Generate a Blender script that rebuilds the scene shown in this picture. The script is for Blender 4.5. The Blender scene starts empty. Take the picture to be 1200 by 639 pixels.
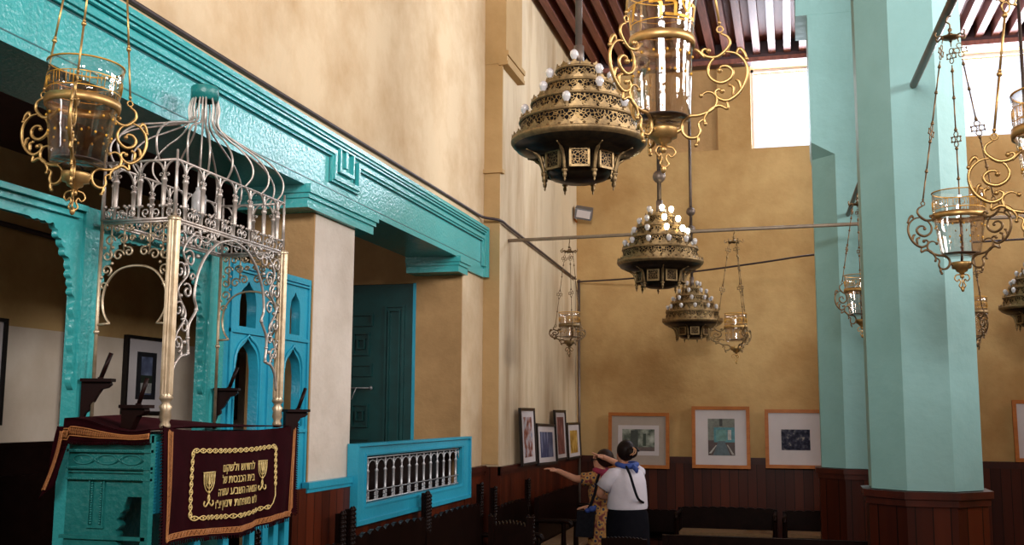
import bpy, math, random
from mathutils import Vector, Matrix
S = bpy.context.scene
COL = S.collection
random.seed(7)
PI = math.pi

# ------------------------------------------------------------------ camera
FPX = 1250.0
yaw, pitch, roll = math.radians(14.63), math.radians(7.515), math.radians(0.31)
fw = Vector((-math.sin(yaw)*math.cos(pitch), math.cos(yaw)*math.cos(pitch), math.sin(pitch)))
rt = Vector((math.cos(yaw), math.sin(yaw), 0)); up = rt.cross(fw)
rt, up = rt*math.cos(roll)+up*math.sin(roll), up*math.cos(roll)-rt*math.sin(roll)
cam_data = bpy.data.cameras.new('camera'); cam = bpy.data.objects.new('camera', cam_data); COL.objects.link(cam)
cam_data.sensor_fit = 'HORIZONTAL'; cam_data.sensor_width = 36.0; cam_data.lens = 36.0*FPX/1200.0
cam_data.clip_start = 0.05; cam_data.clip_end = 200
cam.matrix_world = Matrix(((rt.x, up.x, -fw.x, 0), (rt.y, up.y, -fw.y, 0), (rt.z, up.z, -fw.z, 1.86), (0, 0, 0, 1)))
S.camera = cam

# ------------------------------------------------------------------ light
S.view_settings.view_transform = 'Standard'
S.view_settings.look = 'None'
S.view_settings.gamma = 1.0
S.view_settings.use_curve_mapping = False
S.view_settings.exposure = -1.0
S.cycles.use_denoising = True
S.cycles.max_bounces = 8
S.cycles.transparent_max_bounces = 16
S.cycles.caustics_reflective = False
S.cycles.caustics_refractive = False
W = bpy.data.worlds.new('world'); S.world = W; W.use_nodes = True
W.node_tree.nodes['Background'].inputs[0].default_value = (0.80, 0.88, 1.0, 1)
W.node_tree.nodes['Background'].inputs[1].default_value = 4.0

def area(name, loc, direction, sx, sy, power, color=(1, 1, 1), spread=180):
    d = bpy.data.lights.new(name, 'AREA'); d.shape = 'RECTANGLE'; d.size = sx; d.size_y = sy
    d.energy = power; d.color = color; d.spread = math.radians(spread)
    o = bpy.data.objects.new(name, d); COL.objects.link(o); o.location = loc
    o.rotation_euler = Vector(direction).to_track_quat('-Z', 'Y').to_euler()
    return o
# daylight at back windows, up-tilted lamps for unseen right windows, then added fills
DAY = (0.98, 0.95, 0.92)
area('daylight_back_1', (0.12, 14.62, 5.92), (0, -1, -0.25), 1.15, 1.2, 380, (0.80, 0.88, 1.0))
area('daylight_back_2', (2.7, 14.62, 5.95), (0, -1, -0.25), 2.0, 1.2, 650, (0.80, 0.88, 1.0))
for k, y in enumerate((1.5, 5.5, 9.5, 12.5)):
    area('daylight_right_%d' % k, (6.7, y, 5.45), (-1, 0, 0.28), 1.6, 1.5, (520, 560, 440, 300)[k], DAY, 125)
area('fill_front_1', (0.2, -2.7, 5.2), (-0.1, 1, 0.16), 2.4, 1.6, 560, DAY, 100)  # added unseen fill lamp, aimed to brighten the upper back wall
area('fill_side_room', (-4.6, 0.6, 3.2), (-0.3, 1, -0.3), 1.0, 1.0, 70, DAY)  # added fill lamp standing inside the side room, no window there

# ------------------------------------------------------------------ materials
SPEC = {'orange_wood': .2, 'turq': .7, 'dark_wood': .08, 'wains_x': .2, 'hair': .12, 'hair_brown': .12, 'skirt': .05, 'velvet': .05, 'strap': .05, 'black_frame': .25, 'bracket_wood': .12, 'mount': .2, 'red_wood': .25}
def mat(name, base, rough=0.5, metal=0.0, var=None, scale=4.0, detail=6, bump=0.0, bscale=40.0, stops=(0.35, 0.7),
        coords='Object', stretch=(1, 1, 1), **kw):
    m = bpy.data.materials.new(name); m.use_nodes = True
    nt = m.node_tree; b = nt.nodes['Principled BSDF']
    b.inputs['Base Color'].default_value = (*base, 1); b.inputs['Roughness'].default_value = rough
    b.inputs['Metallic'].default_value = metal
    if name in SPEC: b.inputs['Specular IOR Level'].default_value = SPEC[name]
    for k, v in kw.items():
        b.inputs[k].default_value = v
    tc = nt.nodes.new('ShaderNodeTexCoord')
    mp = nt.nodes.new('ShaderNodeMapping'); mp.inputs['Scale'].default_value = stretch
    nt.links.new(tc.outputs[coords], mp.inputs[0])
    if var:
        n = nt.nodes.new('ShaderNodeTexNoise'); n.inputs['Scale'].default_value = scale; n.inputs['Detail'].default_value = detail
        n.inputs['Roughness'].default_value = 0.62
        r = nt.nodes.new('ShaderNodeValToRGB')
        r.color_ramp.elements[0].position = stops[0]; r.color_ramp.elements[1].position = stops[1]
        r.color_ramp.elements[0].color = (*base, 1); r.color_ramp.elements[1].color = (*var, 1)
        nt.links.new(mp.outputs[0], n.inputs[0]); nt.links.new(n.outputs[0], r.inputs[0]); nt.links.new(r.outputs[0], b.inputs['Base Color'])
    if bump:
        n2 = nt.nodes.new('ShaderNodeTexNoise'); n2.inputs['Scale'].default_value = bscale; n2.inputs['Detail'].default_value = 5
        bm = nt.nodes.new('ShaderNodeBump'); bm.inputs['Strength'].default_value = bump; bm.inputs['Distance'].default_value = 0.02
        nt.links.new(mp.outputs[0], n2.inputs[0]); nt.links.new(n2.outputs[0], bm.inputs['Height']); nt.links.new(bm.outputs[0], b.inputs['Normal'])
    return m

def plank_mat(name, c1, c2, axis, width=0.11, rough=0.35, gap=0.06):
    """vertical boards; axis 0 = boards counted along x, 1 = along y"""
    m = bpy.data.materials.new(name); m.use_nodes = True; nt = m.node_tree; b = nt.nodes['Principled BSDF']; N = nt.nodes.new; L = nt.links.new
    tc = N('ShaderNodeTexCoord'); sp = N('ShaderNodeSeparateXYZ'); L(tc.outputs['Object'], sp.inputs[0])
    d = N('ShaderNodeMath'); d.operation = 'DIVIDE'; L(sp.outputs[axis], d.inputs[0]); d.inputs[1].default_value = width
    fl = N('ShaderNodeMath'); fl.operation = 'FLOOR'; L(d.outputs[0], fl.inputs[0])
    fr = N('ShaderNodeMath'); fr.operation = 'FRACT'; L(d.outputs[0], fr.inputs[0])
    wn = N('ShaderNodeTexWhiteNoise'); wn.noise_dimensions = '1D'; L(fl.outputs[0], wn.inputs['W'])
    n = N('ShaderNodeTexNoise'); n.inputs['Scale'].default_value = 9; n.inputs['Detail'].default_value = 5
    mp = N('ShaderNodeMapping'); mp.inputs['Scale'].default_value = (1, 1, 0.12); L(tc.outputs['Object'], mp.inputs[0]); L(mp.outputs[0], n.inputs[0])
    ad = N('ShaderNodeMath'); ad.operation = 'MULTIPLY_ADD'; L(n.outputs[0], ad.inputs[0]); ad.inputs[1].default_value = 0.8; L(wn.outputs[0], ad.inputs[2])
    hf = N('ShaderNodeMath'); hf.operation = 'MULTIPLY'; L(ad.outputs[0], hf.inputs[0]); hf.inputs[1].default_value = 0.6
    mx = N('ShaderNodeMix'); mx.data_type = 'RGBA'; L(hf.outputs[0], mx.inputs[0]); mx.inputs[6].default_value = (*c1, 1); mx.inputs[7].default_value = (*c2, 1)
    lt = N('ShaderNodeMath'); lt.operation = 'LESS_THAN'; L(fr.outputs[0], lt.inputs[0]); lt.inputs[1].default_value = gap
    m2 = N('ShaderNodeMix'); m2.data_type = 'RGBA'; L(lt.outputs[0], m2.inputs[0]); L(mx.outputs[2], m2.inputs[6]); m2.inputs[7].default_value = (0.006, 0.002, 0.001, 1)
    L(m2.outputs[2], b.inputs['Base Color']); b.inputs['Roughness'].default_value = rough; b.inputs['Specular IOR Level'].default_value = .2
    iv = N('ShaderNodeMath'); iv.operation = 'SUBTRACT'; iv.inputs[0].default_value = 1; L(lt.outputs[0], iv.inputs[1])
    bm = N('ShaderNodeBump'); bm.inputs['Strength'].default_value = 0.6; bm.inputs['Distance'].default_value = 0.006
    L(iv.outputs[0], bm.inputs['Height']); L(bm.outputs[0], b.inputs['Normal'])
    return m

def pierced_mat(name, gold, dark, scale):
    m = bpy.data.materials.new(name); m.use_nodes = True; nt = m.node_tree; b = nt.nodes['Principled BSDF']; N = nt.nodes.new; L = nt.links.new
    tc = N('ShaderNodeTexCoord'); v = N('ShaderNodeTexVoronoi'); v.feature = 'DISTANCE_TO_EDGE'; v.inputs['Scale'].default_value = scale
    L(tc.outputs['Object'], v.inputs['Vector'])
    gt = N('ShaderNodeMath'); gt.operation = 'GREATER_THAN'; gt.inputs[1].default_value = 0.085; L(v.outputs['Distance'], gt.inputs[0])
    mx = N('ShaderNodeMix'); mx.data_type = 'RGBA'; L(gt.outputs[0], mx.inputs[0]); mx.inputs[6].default_value = (*gold, 1); mx.inputs[7].default_value = (*dark, 1)
    L(mx.outputs[2], b.inputs['Base Color'])
    inv = N('ShaderNodeMath'); inv.operation = 'SUBTRACT'; inv.inputs[0].default_value = 1; L(gt.outputs[0], inv.inputs[1]); L(inv.outputs[0], b.inputs['Metallic'])
    b.inputs['Roughness'].default_value = 0.5; b.inputs['Specular IOR Level'].default_value = 0.03
    return m

M = {}
M['plaster_left'] = mat('plaster_left', (0.66, 0.51, 0.33), 0.9, var=(0.50, 0.34, 0.185), scale=1.3, detail=10, stops=(0.45, 0.70), bump=0.35, bscale=14)
M['plaster_pier'] = mat('plaster_pier', (0.66, 0.54, 0.37), 0.9, var=(0.44, 0.31, 0.18), scale=1.2, detail=10, stops=(0.45, 0.68), bump=0.3, bscale=14, stretch=(1, 1.8, 0.4))
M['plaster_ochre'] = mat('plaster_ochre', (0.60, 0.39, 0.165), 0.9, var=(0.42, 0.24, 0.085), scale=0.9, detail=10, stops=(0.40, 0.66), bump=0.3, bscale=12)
M['plaster_strip'] = mat('plaster_strip', (0.52, 0.34, 0.155), 0.9, var=(0.40, 0.25, 0.10), scale=1.0, detail=9, stops=(0.42, 0.7), bump=0.3, bscale=12)
M['plaster_white'] = mat('plaster_white', (0.70, 0.62, 0.54), 0.9, var=(0.58, 0.50, 0.42), scale=3, bump=0.3, bscale=25)
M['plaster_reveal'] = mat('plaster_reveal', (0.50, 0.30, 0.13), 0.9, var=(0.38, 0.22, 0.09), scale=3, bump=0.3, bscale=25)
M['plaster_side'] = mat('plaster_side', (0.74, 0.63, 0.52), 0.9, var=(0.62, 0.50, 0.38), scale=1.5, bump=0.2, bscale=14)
M['ceil_board'] = mat('ceil_board', (0.16, 0.035, 0.025), 0.6, var=(0.30, 0.08, 0.05), scale=3, stretch=(3, .3, 1))
M['ceil_beam'] = mat('ceil_beam', (0.26, 0.085, 0.06), 0.55, var=(0.12, 0.035, 0.028), scale=6, stretch=(3, .3, 1))
M['plate_wood'] = mat('plate_wood', (0.06, 0.02, 0.025), 0.5, var=(0.03, 0.01, 0.012), scale=5)
M['floor'] = mat('floor', (0.16, 0.10, 0.06), 0.5, var=(0.08, 0.05, 0.03), scale=3)
M['wains_x'] = plank_mat('wains_x', (0.018, 0.003, 0.002), (0.100, 0.019, 0.006), 0, 0.115)
M['wains_y'] = plank_mat('wains_y', (0.022, 0.004, 0.002), (0.135, 0.026, 0.009), 1, 0.115)
M['red_wood'] = mat('red_wood', (0.070, 0.014, 0.007), 0.35, var=(0.03, 0.007, 0.004), scale=6, stretch=(1, 1, .3))
M['dark_wood'] = mat('dark_wood', (0.010, 0.004, 0.003), 0.30, var=(0.005, 0.002, 0.0015), scale=12)
M['bracket_wood'] = mat('bracket_wood', (0.014, 0.004, 0.003), 0.4, var=(0.010, 0.003, 0.003), scale=12)
M['orange_wood'] = mat('orange_wood', (0.46, 0.15, 0.028), 0.45, var=(0.34, 0.10, 0.016), scale=8, stretch=(1, 1, 3))
M['black_frame'] = mat('black_frame', (0.010, 0.008, 0.008), 0.35, var=(0.018, 0.014, 0.012), scale=20)
M['turq'] = mat('turq', (0.045, 0.40, 0.41), 0.2, var=(0.05, 0.42, 0.43), scale=5, bump=0.20, bscale=45)
M['turq_groove'] = mat('turq_groove', (0.008, 0.10, 0.11), 0.4, var=(0.012, 0.14, 0.15), scale=10)
M['turq_blue'] = mat('turq_blue', (0.022, 0.33, 0.49), 0.28, var=(0.03, 0.38, 0.54), scale=5, bump=0.15, bscale=45)
M['turq_dull'] = mat('turq_dull', (0.012, 0.17, 0.165), 0.35, var=(0.02, 0.22, 0.21), scale=5, bump=0.3, bscale=35)
M['door_green'] = mat('door_green', (0.006, 0.075, 0.075), 0.4, var=(0.004, 0.05, 0.05), scale=6)
M['column_paint'] = mat('column_paint', (0.27, 0.51, 0.51), 0.6, var=(0.23, 0.45, 0.44), scale=2, bump=0.35, bscale=8)
M['brass'] = mat('brass', (0.62, 0.40, 0.15), 0.42, 0.85, var=(0.42, 0.25, 0.09), scale=30)
M['brass_gold'] = mat('brass_gold', (0.66, 0.42, 0.17), 0.42, 0.8, var=(0.48, 0.29, 0.10), scale=20)
M['brass_old'] = mat('brass_old', (0.33, 0.22, 0.10), 0.5, 0.75, var=(0.15, 0.10, 0.05), scale=25)
M['brass_brown'] = mat('brass_brown', (0.24, 0.15, 0.07), 0.45, 0.7, var=(0.13, 0.08, 0.04), scale=25)
M['pierced'] = pierced_mat('pierced', (0.22, 0.145, 0.065), (0.008, 0.006, 0.005), 52)
M['pierced_small'] = pierced_mat('pierced_small', (0.15, 0.095, 0.045), (0.008, 0.006, 0.005), 62)
M['bowl_dark'] = mat('bowl_dark', (0.022, 0.018, 0.014), 0.3, 0.7, var=(0.05, 0.035, 0.02), scale=30)
M['iron'] = mat('iron', (0.60, 0.55, 0.51), 0.40, 0.6, var=(0.38, 0.31, 0.26), scale=30)
M['iron_gilt'] = mat('iron_gilt', (0.62, 0.50, 0.35), 0.38, 0.65, var=(0.42, 0.31, 0.19), scale=20)
M['iron_white'] = mat('iron_white', (0.55, 0.56, 0.58), 0.4, 0.5, var=(0.34, 0.34, 0.36), scale=40)
M['rod_grey'] = mat('rod_grey', (0.13, 0.10, 0.085), 0.45, 0.5, var=(0.20, 0.15, 0.12), scale=8)
M['rod_pale'] = mat('rod_pale', (0.34, 0.27, 0.20), 0.5, 0.3, var=(0.24, 0.18, 0.13), scale=8)
M['cable'] = mat('cable', (0.035, 0.022, 0.025), 0.5, var=(0.06, 0.035, 0.035), scale=8)
M['velvet'] = mat('velvet', (0.022, 0.002, 0.004), 0.85, var=(0.012, 0.001, 0.002), scale=9)
M['velvet'].node_tree.nodes['Principled BSDF'].inputs['Sheen Weight'].default_value = 0.06
M['velvet'].node_tree.nodes['Principled BSDF'].inputs['Sheen Tint'].default_value = (0.5, 0.1, 0.12, 1)
M['gold_thread'] = mat('gold_thread', (0.85, 0.66, 0.28), 0.45, 0.2, var=(0.62, 0.44, 0.14), scale=60)
M['copper_thread'] = mat('copper_thread', (0.62, 0.26, 0.08), 0.5, 0.15, var=(0.45, 0.16, 0.05), scale=60)
M['mount'] = mat('mount', (0.60, 0.55, 0.56), 0.7, var=(0.56, 0.51, 0.52), scale=4)
M['mount_beige'] = mat('mount_beige', (0.40, 0.33, 0.28), 0.7, var=(0.36, 0.30, 0.25), scale=8)
M['skin'] = mat('skin', (0.50, 0.24, 0.15), 0.55, var=(0.44, 0.20, 0.12), scale=8)
M['hair'] = mat('hair', (0.008, 0.004, 0.004), 0.5, var=(0.014, 0.007, 0.005), scale=60, stretch=(1, 1, .2))
M['hair_brown'] = mat('hair_brown', (0.022, 0.011, 0.008), 0.55, var=(0.025, 0.012, 0.008), scale=60, stretch=(1, 1, .2))
M['tee'] = mat('tee', (0.62, 0.58, 0.64), 0.85, var=(0.54, 0.50, 0.57), scale=7, bump=0.5, bscale=9)
M['skirt'] = mat('skirt', (0.004, 0.004, 0.007), 0.8, var=(0.007, 0.007, 0.010), scale=9)
M['blue_cloth'] = mat('blue_cloth', (0.03, 0.07, 0.32), 0.7, var=(0.02, 0.05, 0.2), scale=15)
M['magenta'] = mat('magenta', (0.30, 0.012, 0.055), 0.75, var=(0.16, 0.006, 0.03), scale=15)
M['strap'] = mat('strap', (0.006, 0.006, 0.009), 0.6, var=(0.012, 0.012, 0.016), scale=30)
M['clip'] = mat('clip', (0.55, 0.28, 0.14), 0.3, var=(0.35, 0.16, 0.08), scale=60)
M['cushion'] = mat('cushion', (0.20, 0.12, 0.055), 0.9, var=(0.14, 0.08, 0.04), scale=30)
M['grey_plastic'] = mat('grey_plastic', (0.10, 0.10, 0.11), 0.5, var=(0.14, 0.13, 0.13), scale=20)
M['water'] = mat('water', (0.18, 0.16, 0.15), 0.2, var=(0.32, 0.28, 0.25), scale=14)
M['gilding'] = mat('gilding', (0.80, 0.42, 0.06), 0.35, 0.4, var=(0.62, 0.30, 0.03), scale=40)

def dress_mat():
    m = bpy.data.materials.new('floral'); m.use_nodes = True; nt = m.node_tree; b = nt.nodes['Principled BSDF']; N = nt.nodes.new; L = nt.links.new
    tc = N('ShaderNodeTexCoord'); v = N('ShaderNodeTexVoronoi'); v.inputs['Scale'].default_value = 24; L(tc.outputs['Object'], v.inputs['Vector'])
    r = N('ShaderNodeValToRGB'); r.color_ramp.interpolation = 'CONSTANT'
    e = r.color_ramp.elements; e[0].position = 0; e[0].color = (0.03, 0.03, 0.06, 1); e[1].position = 0.34; e[1].color = (0.46, 0.24, 0.06, 1)
    q = e.new(0.52); q.color = (0.36, 0.16, 0.05, 1); q = e.new(0.70); q.color = (0.16, 0.03, 0.03, 1)
    L(v.outputs['Distance'], r.inputs[0]); L(r.outputs[0], b.inputs['Base Color']); b.inputs['Roughness'].default_value = 0.8
    return m
M['floral'] = dress_mat()

def glass_mat(name, tint=(1, 1, 1), rough=0.02):
    m = bpy.data.materials.new(name); m.use_nodes = True; nt = m.node_tree; N = nt.nodes.new; L = nt.links.new
    nt.nodes.remove(nt.nodes['Principled BSDF']); out = nt.nodes['Material Output']
    tr = N('ShaderNodeBsdfTransparent'); tr.inputs[0].default_value = (*tint, 1)
    gl = N('ShaderNodeBsdfGlossy'); gl.inputs['Roughness'].default_value = rough
    lf = N('ShaderNodeLayerWeight'); lf.inputs['Blend'].default_value = 0.5
    pw = N('ShaderNodeMath'); pw.operation = 'POWER'; L(lf.outputs['Facing'], pw.inputs[0]); pw.inputs[1].default_value = 3.5
    lw = N('ShaderNodeMath'); lw.operation = 'MULTIPLY_ADD'; L(pw.outputs[0], lw.inputs[0]); lw.inputs[1].default_value = 0.70; lw.inputs[2].default_value = 0.10
    n = N('ShaderNodeTexNoise'); n.inputs['Scale'].default_value = 9; tc = N('ShaderNodeTexCoord'); L(tc.outputs['Object'], n.inputs[0])
    bp = N('ShaderNodeBump'); bp.inputs['Strength'].default_value = 0.15; bp.inputs['Distance'].default_value = 0.02; L(n.outputs[0], bp.inputs['Height'])
    L(bp.outputs[0], gl.inputs['Normal'])
    mx = N('ShaderNodeMixShader'); L(lw.outputs[0], mx.inputs[0]); L(tr.outputs[0], mx.inputs[1]); L(gl.outputs[0], mx.inputs[2]); L(mx.outputs[0], out.inputs[0])
    return m
M['glass'] = glass_mat('glass', (0.95, 0.93, 0.92))
M['pane'] = glass_mat('pane', (0.99, 0.99, 1))
def emit_mat(name, col, st):
    m = bpy.data.materials.new(name); m.use_nodes = True; nt = m.node_tree; b = nt.nodes['Principled BSDF']
    b.inputs['Base Color'].default_value = (*col, 1); b.inputs['Emission Color'].default_value = (*col, 1); b.inputs['Emission Strength'].default_value = st
    return m
M['bulb'] = mat('bulb', (0.75, 0.73, 0.74), 0.12, var=(0.60, 0.56, 0.56), scale=30)
M['bulb'].node_tree.nodes['Principled BSDF'].inputs['Transmission Weight'].default_value = 0.25
M['bulb_lit'] = emit_mat('bulb_lit', (1.0, 0.84, 0.50), 30)

# ------------------------------------------------------------------ mesh helpers
class MB:
    def __init__(s): s.v = []; s.f = []; s.sm = []; s.mi = []; s.cur = 0
    def add(s, vs, fs, smooth=False):
        o = len(s.v); s.v += [tuple(x) for x in vs]
        for f in fs: s.f.append([i+o for i in f]); s.sm.append(smooth); s.mi.append(s.cur)
        return s
    def box(s, x0, x1, y0, y1, z0, z1):
        vs = [(x, y, z) for z in (z0, z1) for y in (y0, y1) for x in (x0, x1)]
        return s.add(vs, [(0, 2, 3, 1), (4, 5, 7, 6), (0, 1, 5, 4), (2, 6, 7, 3), (0, 4, 6, 2), (1, 3, 7, 5)])
    def obox(s, c, ax, ay, az):
        """oriented box from centre and half-axes"""
        c = Vector(c); ax = Vector(ax); ay = Vector(ay); az = Vector(az)
        vs = [c+ax*i+ay*j+az*k for k in (-1, 1) for j in (-1, 1) for i in (-1, 1)]
        return s.add(vs, [(0, 2, 3, 1), (4, 5, 7, 6), (0, 1, 5, 4), (2, 6, 7, 3), (0, 4, 6, 2), (1, 3, 7, 5)])
    def tube(s, pts, r, n=6, cap=True, closed=False):
        pts = [Vector(p) for p in pts]; k = len(pts)
        if k < 2: return s
        rs = r if isinstance(r, (list, tuple)) else [r]*k
        vs = []; t0 = None; nrm = None
        for i, p in enumerate(pts):
            a = pts[i-1] if (i > 0 or closed) else p; b = pts[(i+1) % k] if (i < k-1 or closed) else p
            t = (b-a)
            if t.length < 1e-9: t = t0 or Vector((0, 0, 1))
            t = t.normalized()
            if nrm is None:
                nrm = t.cross(Vector((0.3, 0.2, 1)))
                if nrm.length < 1e-3: nrm = t.cross(Vector((1, 0, 0)))
                nrm.normalize()
            else:
                nrm = (nrm - t*nrm.dot(t))
                if nrm.length < 1e-6: nrm = t.orthogonal()
                nrm.normalize()
            bn = t.cross(nrm); t0 = t
            for j in range(n):
                a2 = 2*PI*j/n; vs.append(p+(nrm*math.cos(a2)+bn*math.sin(a2))*rs[i])
        fs = []
        rng = k if closed else k-1
        for i in range(rng):
            for j in range(n):
                i2 = (i+1) % k
                fs.append((i*n+j, i*n+(j+1) % n, i2*n+(j+1) % n, i2*n+j))
        if cap and not closed:
            fs.append(tuple(range(n-1, -1, -1))); fs.append(tuple((k-1)*n+j for j in range(n)))
        return s.add(vs, fs, True)
    def lathe(s, prof, c=(0, 0, 0), n=24, a0=0, a1=2*PI, smooth=True):
        """prof: list of (r,z)"""
        full = abs(a1-a0-2*PI) < 1e-6; m = n if full else n+1; vs = []; fs = []
        for r, z in prof:
            for j in range(m):
                a = a0+(a1-a0)*j/n; vs.append((c[0]+r*math.cos(a), c[1]+r*math.sin(a), c[2]+z))
        for i in range(len(prof)-1):
            for j in range(n):
                j2 = (j+1) % m
                fs.append((i*m+j, i*m+j2, (i+1)*m+j2, (i+1)*m+j))
        return s.add(vs, fs, smooth)
    def ball(s, c, r, n=10, sz=1.0, m=6):
        prof = [(max(1e-4, r*math.sin(PI*i/m)), -r*sz*math.cos(PI*i/m)) for i in range(m+1)]
        return s.lathe(prof, c, n)
    def quad(s, a, b, c, d): return s.add([a, b, c, d], [(0, 1, 2, 3)])
    def mesh(s, name, mats):
        me = bpy.data.meshes.new(name); me.from_pydata(s.v, [], s.f)
        for m in (mats if isinstance(mats, (list, tuple)) else [mats]): me.materials.append(m)
        me.polygons.foreach_set('use_smooth', s.sm); me.polygons.foreach_set('material_index', s.mi); me.update()
        return me
    def build(s, name, mats, parent=None):
        o = bpy.data.objects.new(name, s.mesh(name, mats)); COL.objects.link(o)
        if parent: o.parent = parent
        return o

def tag(o, label=None, cat=None, group=None, kind=None):
    if label: o['label'] = label
    if cat: o['category'] = cat
    if group: o['group'] = group
    if kind: o['kind'] = kind
    return o
def thing(name, label, cat, loc=(0, 0, 0), rz=0, group=None):
    o = bpy.data.objects.new(name, None); COL.objects.link(o); o.location = loc; o.rotation_euler = (0, 0, rz); o.empty_display_size = 0.1
    return tag(o, label, cat, group)
def struct(o): o['kind'] = 'structure'; return o
def kids(o): return [c for c in bpy.data.objects if c.parent == o]
def copy_tree(o, parent=None):
    c = o.copy(); COL.objects.link(c)
    if parent: c.parent = parent
    for ch in kids(o): copy_tree(ch, c)
    return c

def cr(pts, n=6, closed=False):
    """Catmull-Rom through points (2D or 3D tuples)"""
    k = len(pts); out = []
    g = (lambda i: pts[i % k]) if closed else (lambda i: pts[max(0, min(k-1, i))])
    for i in range(k if closed else k-1):
        p0, p1, p2, p3 = g(i-1), g(i), g(i+1), g(i+2)
        for j in range(n):
            t = j/n
            out.append(tuple(0.5*((2*b)+(-a+c)*t+(2*a-5*b+4*c-d)*t*t+(-a+3*b-3*c+d)*t**3) for a, b, c, d in zip(p0, p1, p2, p3)))
    if not closed: out.append(tuple(pts[-1]))
    return out
def arc(cx, cy, r, a0, a1, n=10, ry=None):
    ry = ry or r
    return [(cx+r*math.cos(math.radians(a0+(a1-a0)*i/n)), cy+ry*math.sin(math.radians(a0+(a1-a0)*i/n))) for i in range(n+1)]
def spiral(cx, cy, r0, r1, a0, turns, n=18):
    return [(cx+(r0+(r1-r0)*i/n)*math.cos(a0+turns*2*PI*i/n), cy+(r0+(r1-r0)*i/n)*math.sin(a0+turns*2*PI*i/n)) for i in range(n+1)]

def fill2d(name, outer, holes, depth, T, m, parent=None, bevel=0.0):
    """extruded flat shape; outer/holes in (u,v), thickness depth along w centred; T maps (u,v,w) to 3D"""
    cu = bpy.data.curves.new(name, 'CURVE'); cu.dimensions = '2D'; cu.fill_mode = 'BOTH'; cu.extrude = depth/2
    for loop in [outer]+list(holes):
        sp = cu.splines.new('POLY'); sp.points.add(len(loop)-1); sp.use_cyclic_u = True
        for p, q in zip(sp.points, loop): p.co = (q[0], q[1], 0, 1)
    tmp = bpy.data.objects.new('tmp', cu); COL.objects.link(tmp)
    dg = bpy.context.evaluated_depsgraph_get(); me = bpy.data.meshes.new_from_object(tmp.evaluated_get(dg))
    bpy.data.objects.remove(tmp); bpy.data.curves.remove(cu)
    for v in me.vertices: v.co = Vector(T(v.co.x, v.co.y, v.co.z))
    me.name = name; me.materials.clear(); me.materials.append(m)
    me.validate(); me.update()
    o = bpy.data.objects.new(name, me); COL.objects.link(o)
    if parent: o.parent = parent
    return o
def text_mesh(body, size, depth=0.001, align='CENTER', off=0.0):
    cu = bpy.data.curves.new('txt', 'FONT'); cu.body = body; cu.size = size; cu.extrude = depth; cu.align_x = align; cu.resolution_u = 3; cu.offset = off
    tmp = bpy.data.objects.new('tmp', cu); COL.objects.link(tmp)
    dg = bpy.context.evaluated_depsgraph_get(); me = bpy.data.meshes.new_from_object(tmp.evaluated_get(dg))
    vs = [tuple(v.co) for v in me.vertices]; fs = [tuple(p.vertices) for p in me.polygons]
    bpy.data.objects.remove(tmp); bpy.data.curves.remove(cu); bpy.data.meshes.remove(me)
    return vs, fs

# ------------------------------------------------------------------ room shell
XW, XP, YB, ZC = -2.962, -2.794, 14.2, 6.60     # left wall, pier face, back wall, ceiling beams' underside
XI = -3.42                                       # inner face of the left wall
Y1, Y2, Y3, YP = 6.29, 6.93, 9.51, 10.215
struct(MB().box(-6.4, 7.2, -3.2, 14.9, -0.2, 0).build('floor', M['floor']))
struct(MB().box(-3.6, 7.2, -3.2, 14.9, 6.78, 6.95).build('ceiling', M['ceil_board']))
bm = MB()
bm.box(XI, XW, -3.2, YP, 3.30, 6.8)              # above the openings
bm.box(XI, XW, -3.2, 2.4, 0, 3.30)
bm.box(XI, XW, Y3, YP, 0, 3.30)
bm.box(XI, XW, Y2, Y3, 0, 1.10)
struct(bm.build('wall_left', M['plaster_left']))
bm = MB(); bm.box(XI, XW, Y1, Y2, 0, 3.30)
struct(bm.build('wall_pier', M['plaster_white'])).name = 'wall_left_pier'
bm = MB(); bm.box(XI, XP, YP, YB, 0, 6.8)
struct(bm.build('wall_left_far', M['plaster_pier']))
# reveals of the openings, ochre paint skins
struct(MB().box(XI+0.002, XW-0.004, Y3-0.012, Y3+0.002, 1.1, 3.299).build('trim_1', M['plaster_reveal']))
struct(MB().box(XI+0.002, XW-0.004, Y1-0.012, Y1+0.002, 0.0, 3.299).build('trim_2', M['plaster_reveal']))
struct(MB().box(XW+0.001, XP-0.001, YP-0.014, YP+0.001, 1.36, 4.28).build('trim_3', M['plaster_strip']))
bm = MB(); bm.box(XW, -2.736, YP-0.02, 10.86, 5.42, 6.78)      # upper pilaster on the pier
bm.box(XW, -2.775, YP-0.012, YP+0.02, 4.30, 5.42); bm.box(XW, -2.76, YP-0.05, YP+0.05, 4.27, 4.31)
struct(bm.build('trim_4', M['plaster_strip']))
bm = MB()
for z0, z1, p in ((5.40, 5.44, .070), (5.44, 5.50, .060), (5.50, 5.55, .075)):
    bm.box(XP-0.02, -2.794+p+.012, YP-0.035, 10.90, z0, z1)
struct(bm.build('trim_5', M['plaster_strip']))
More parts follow.
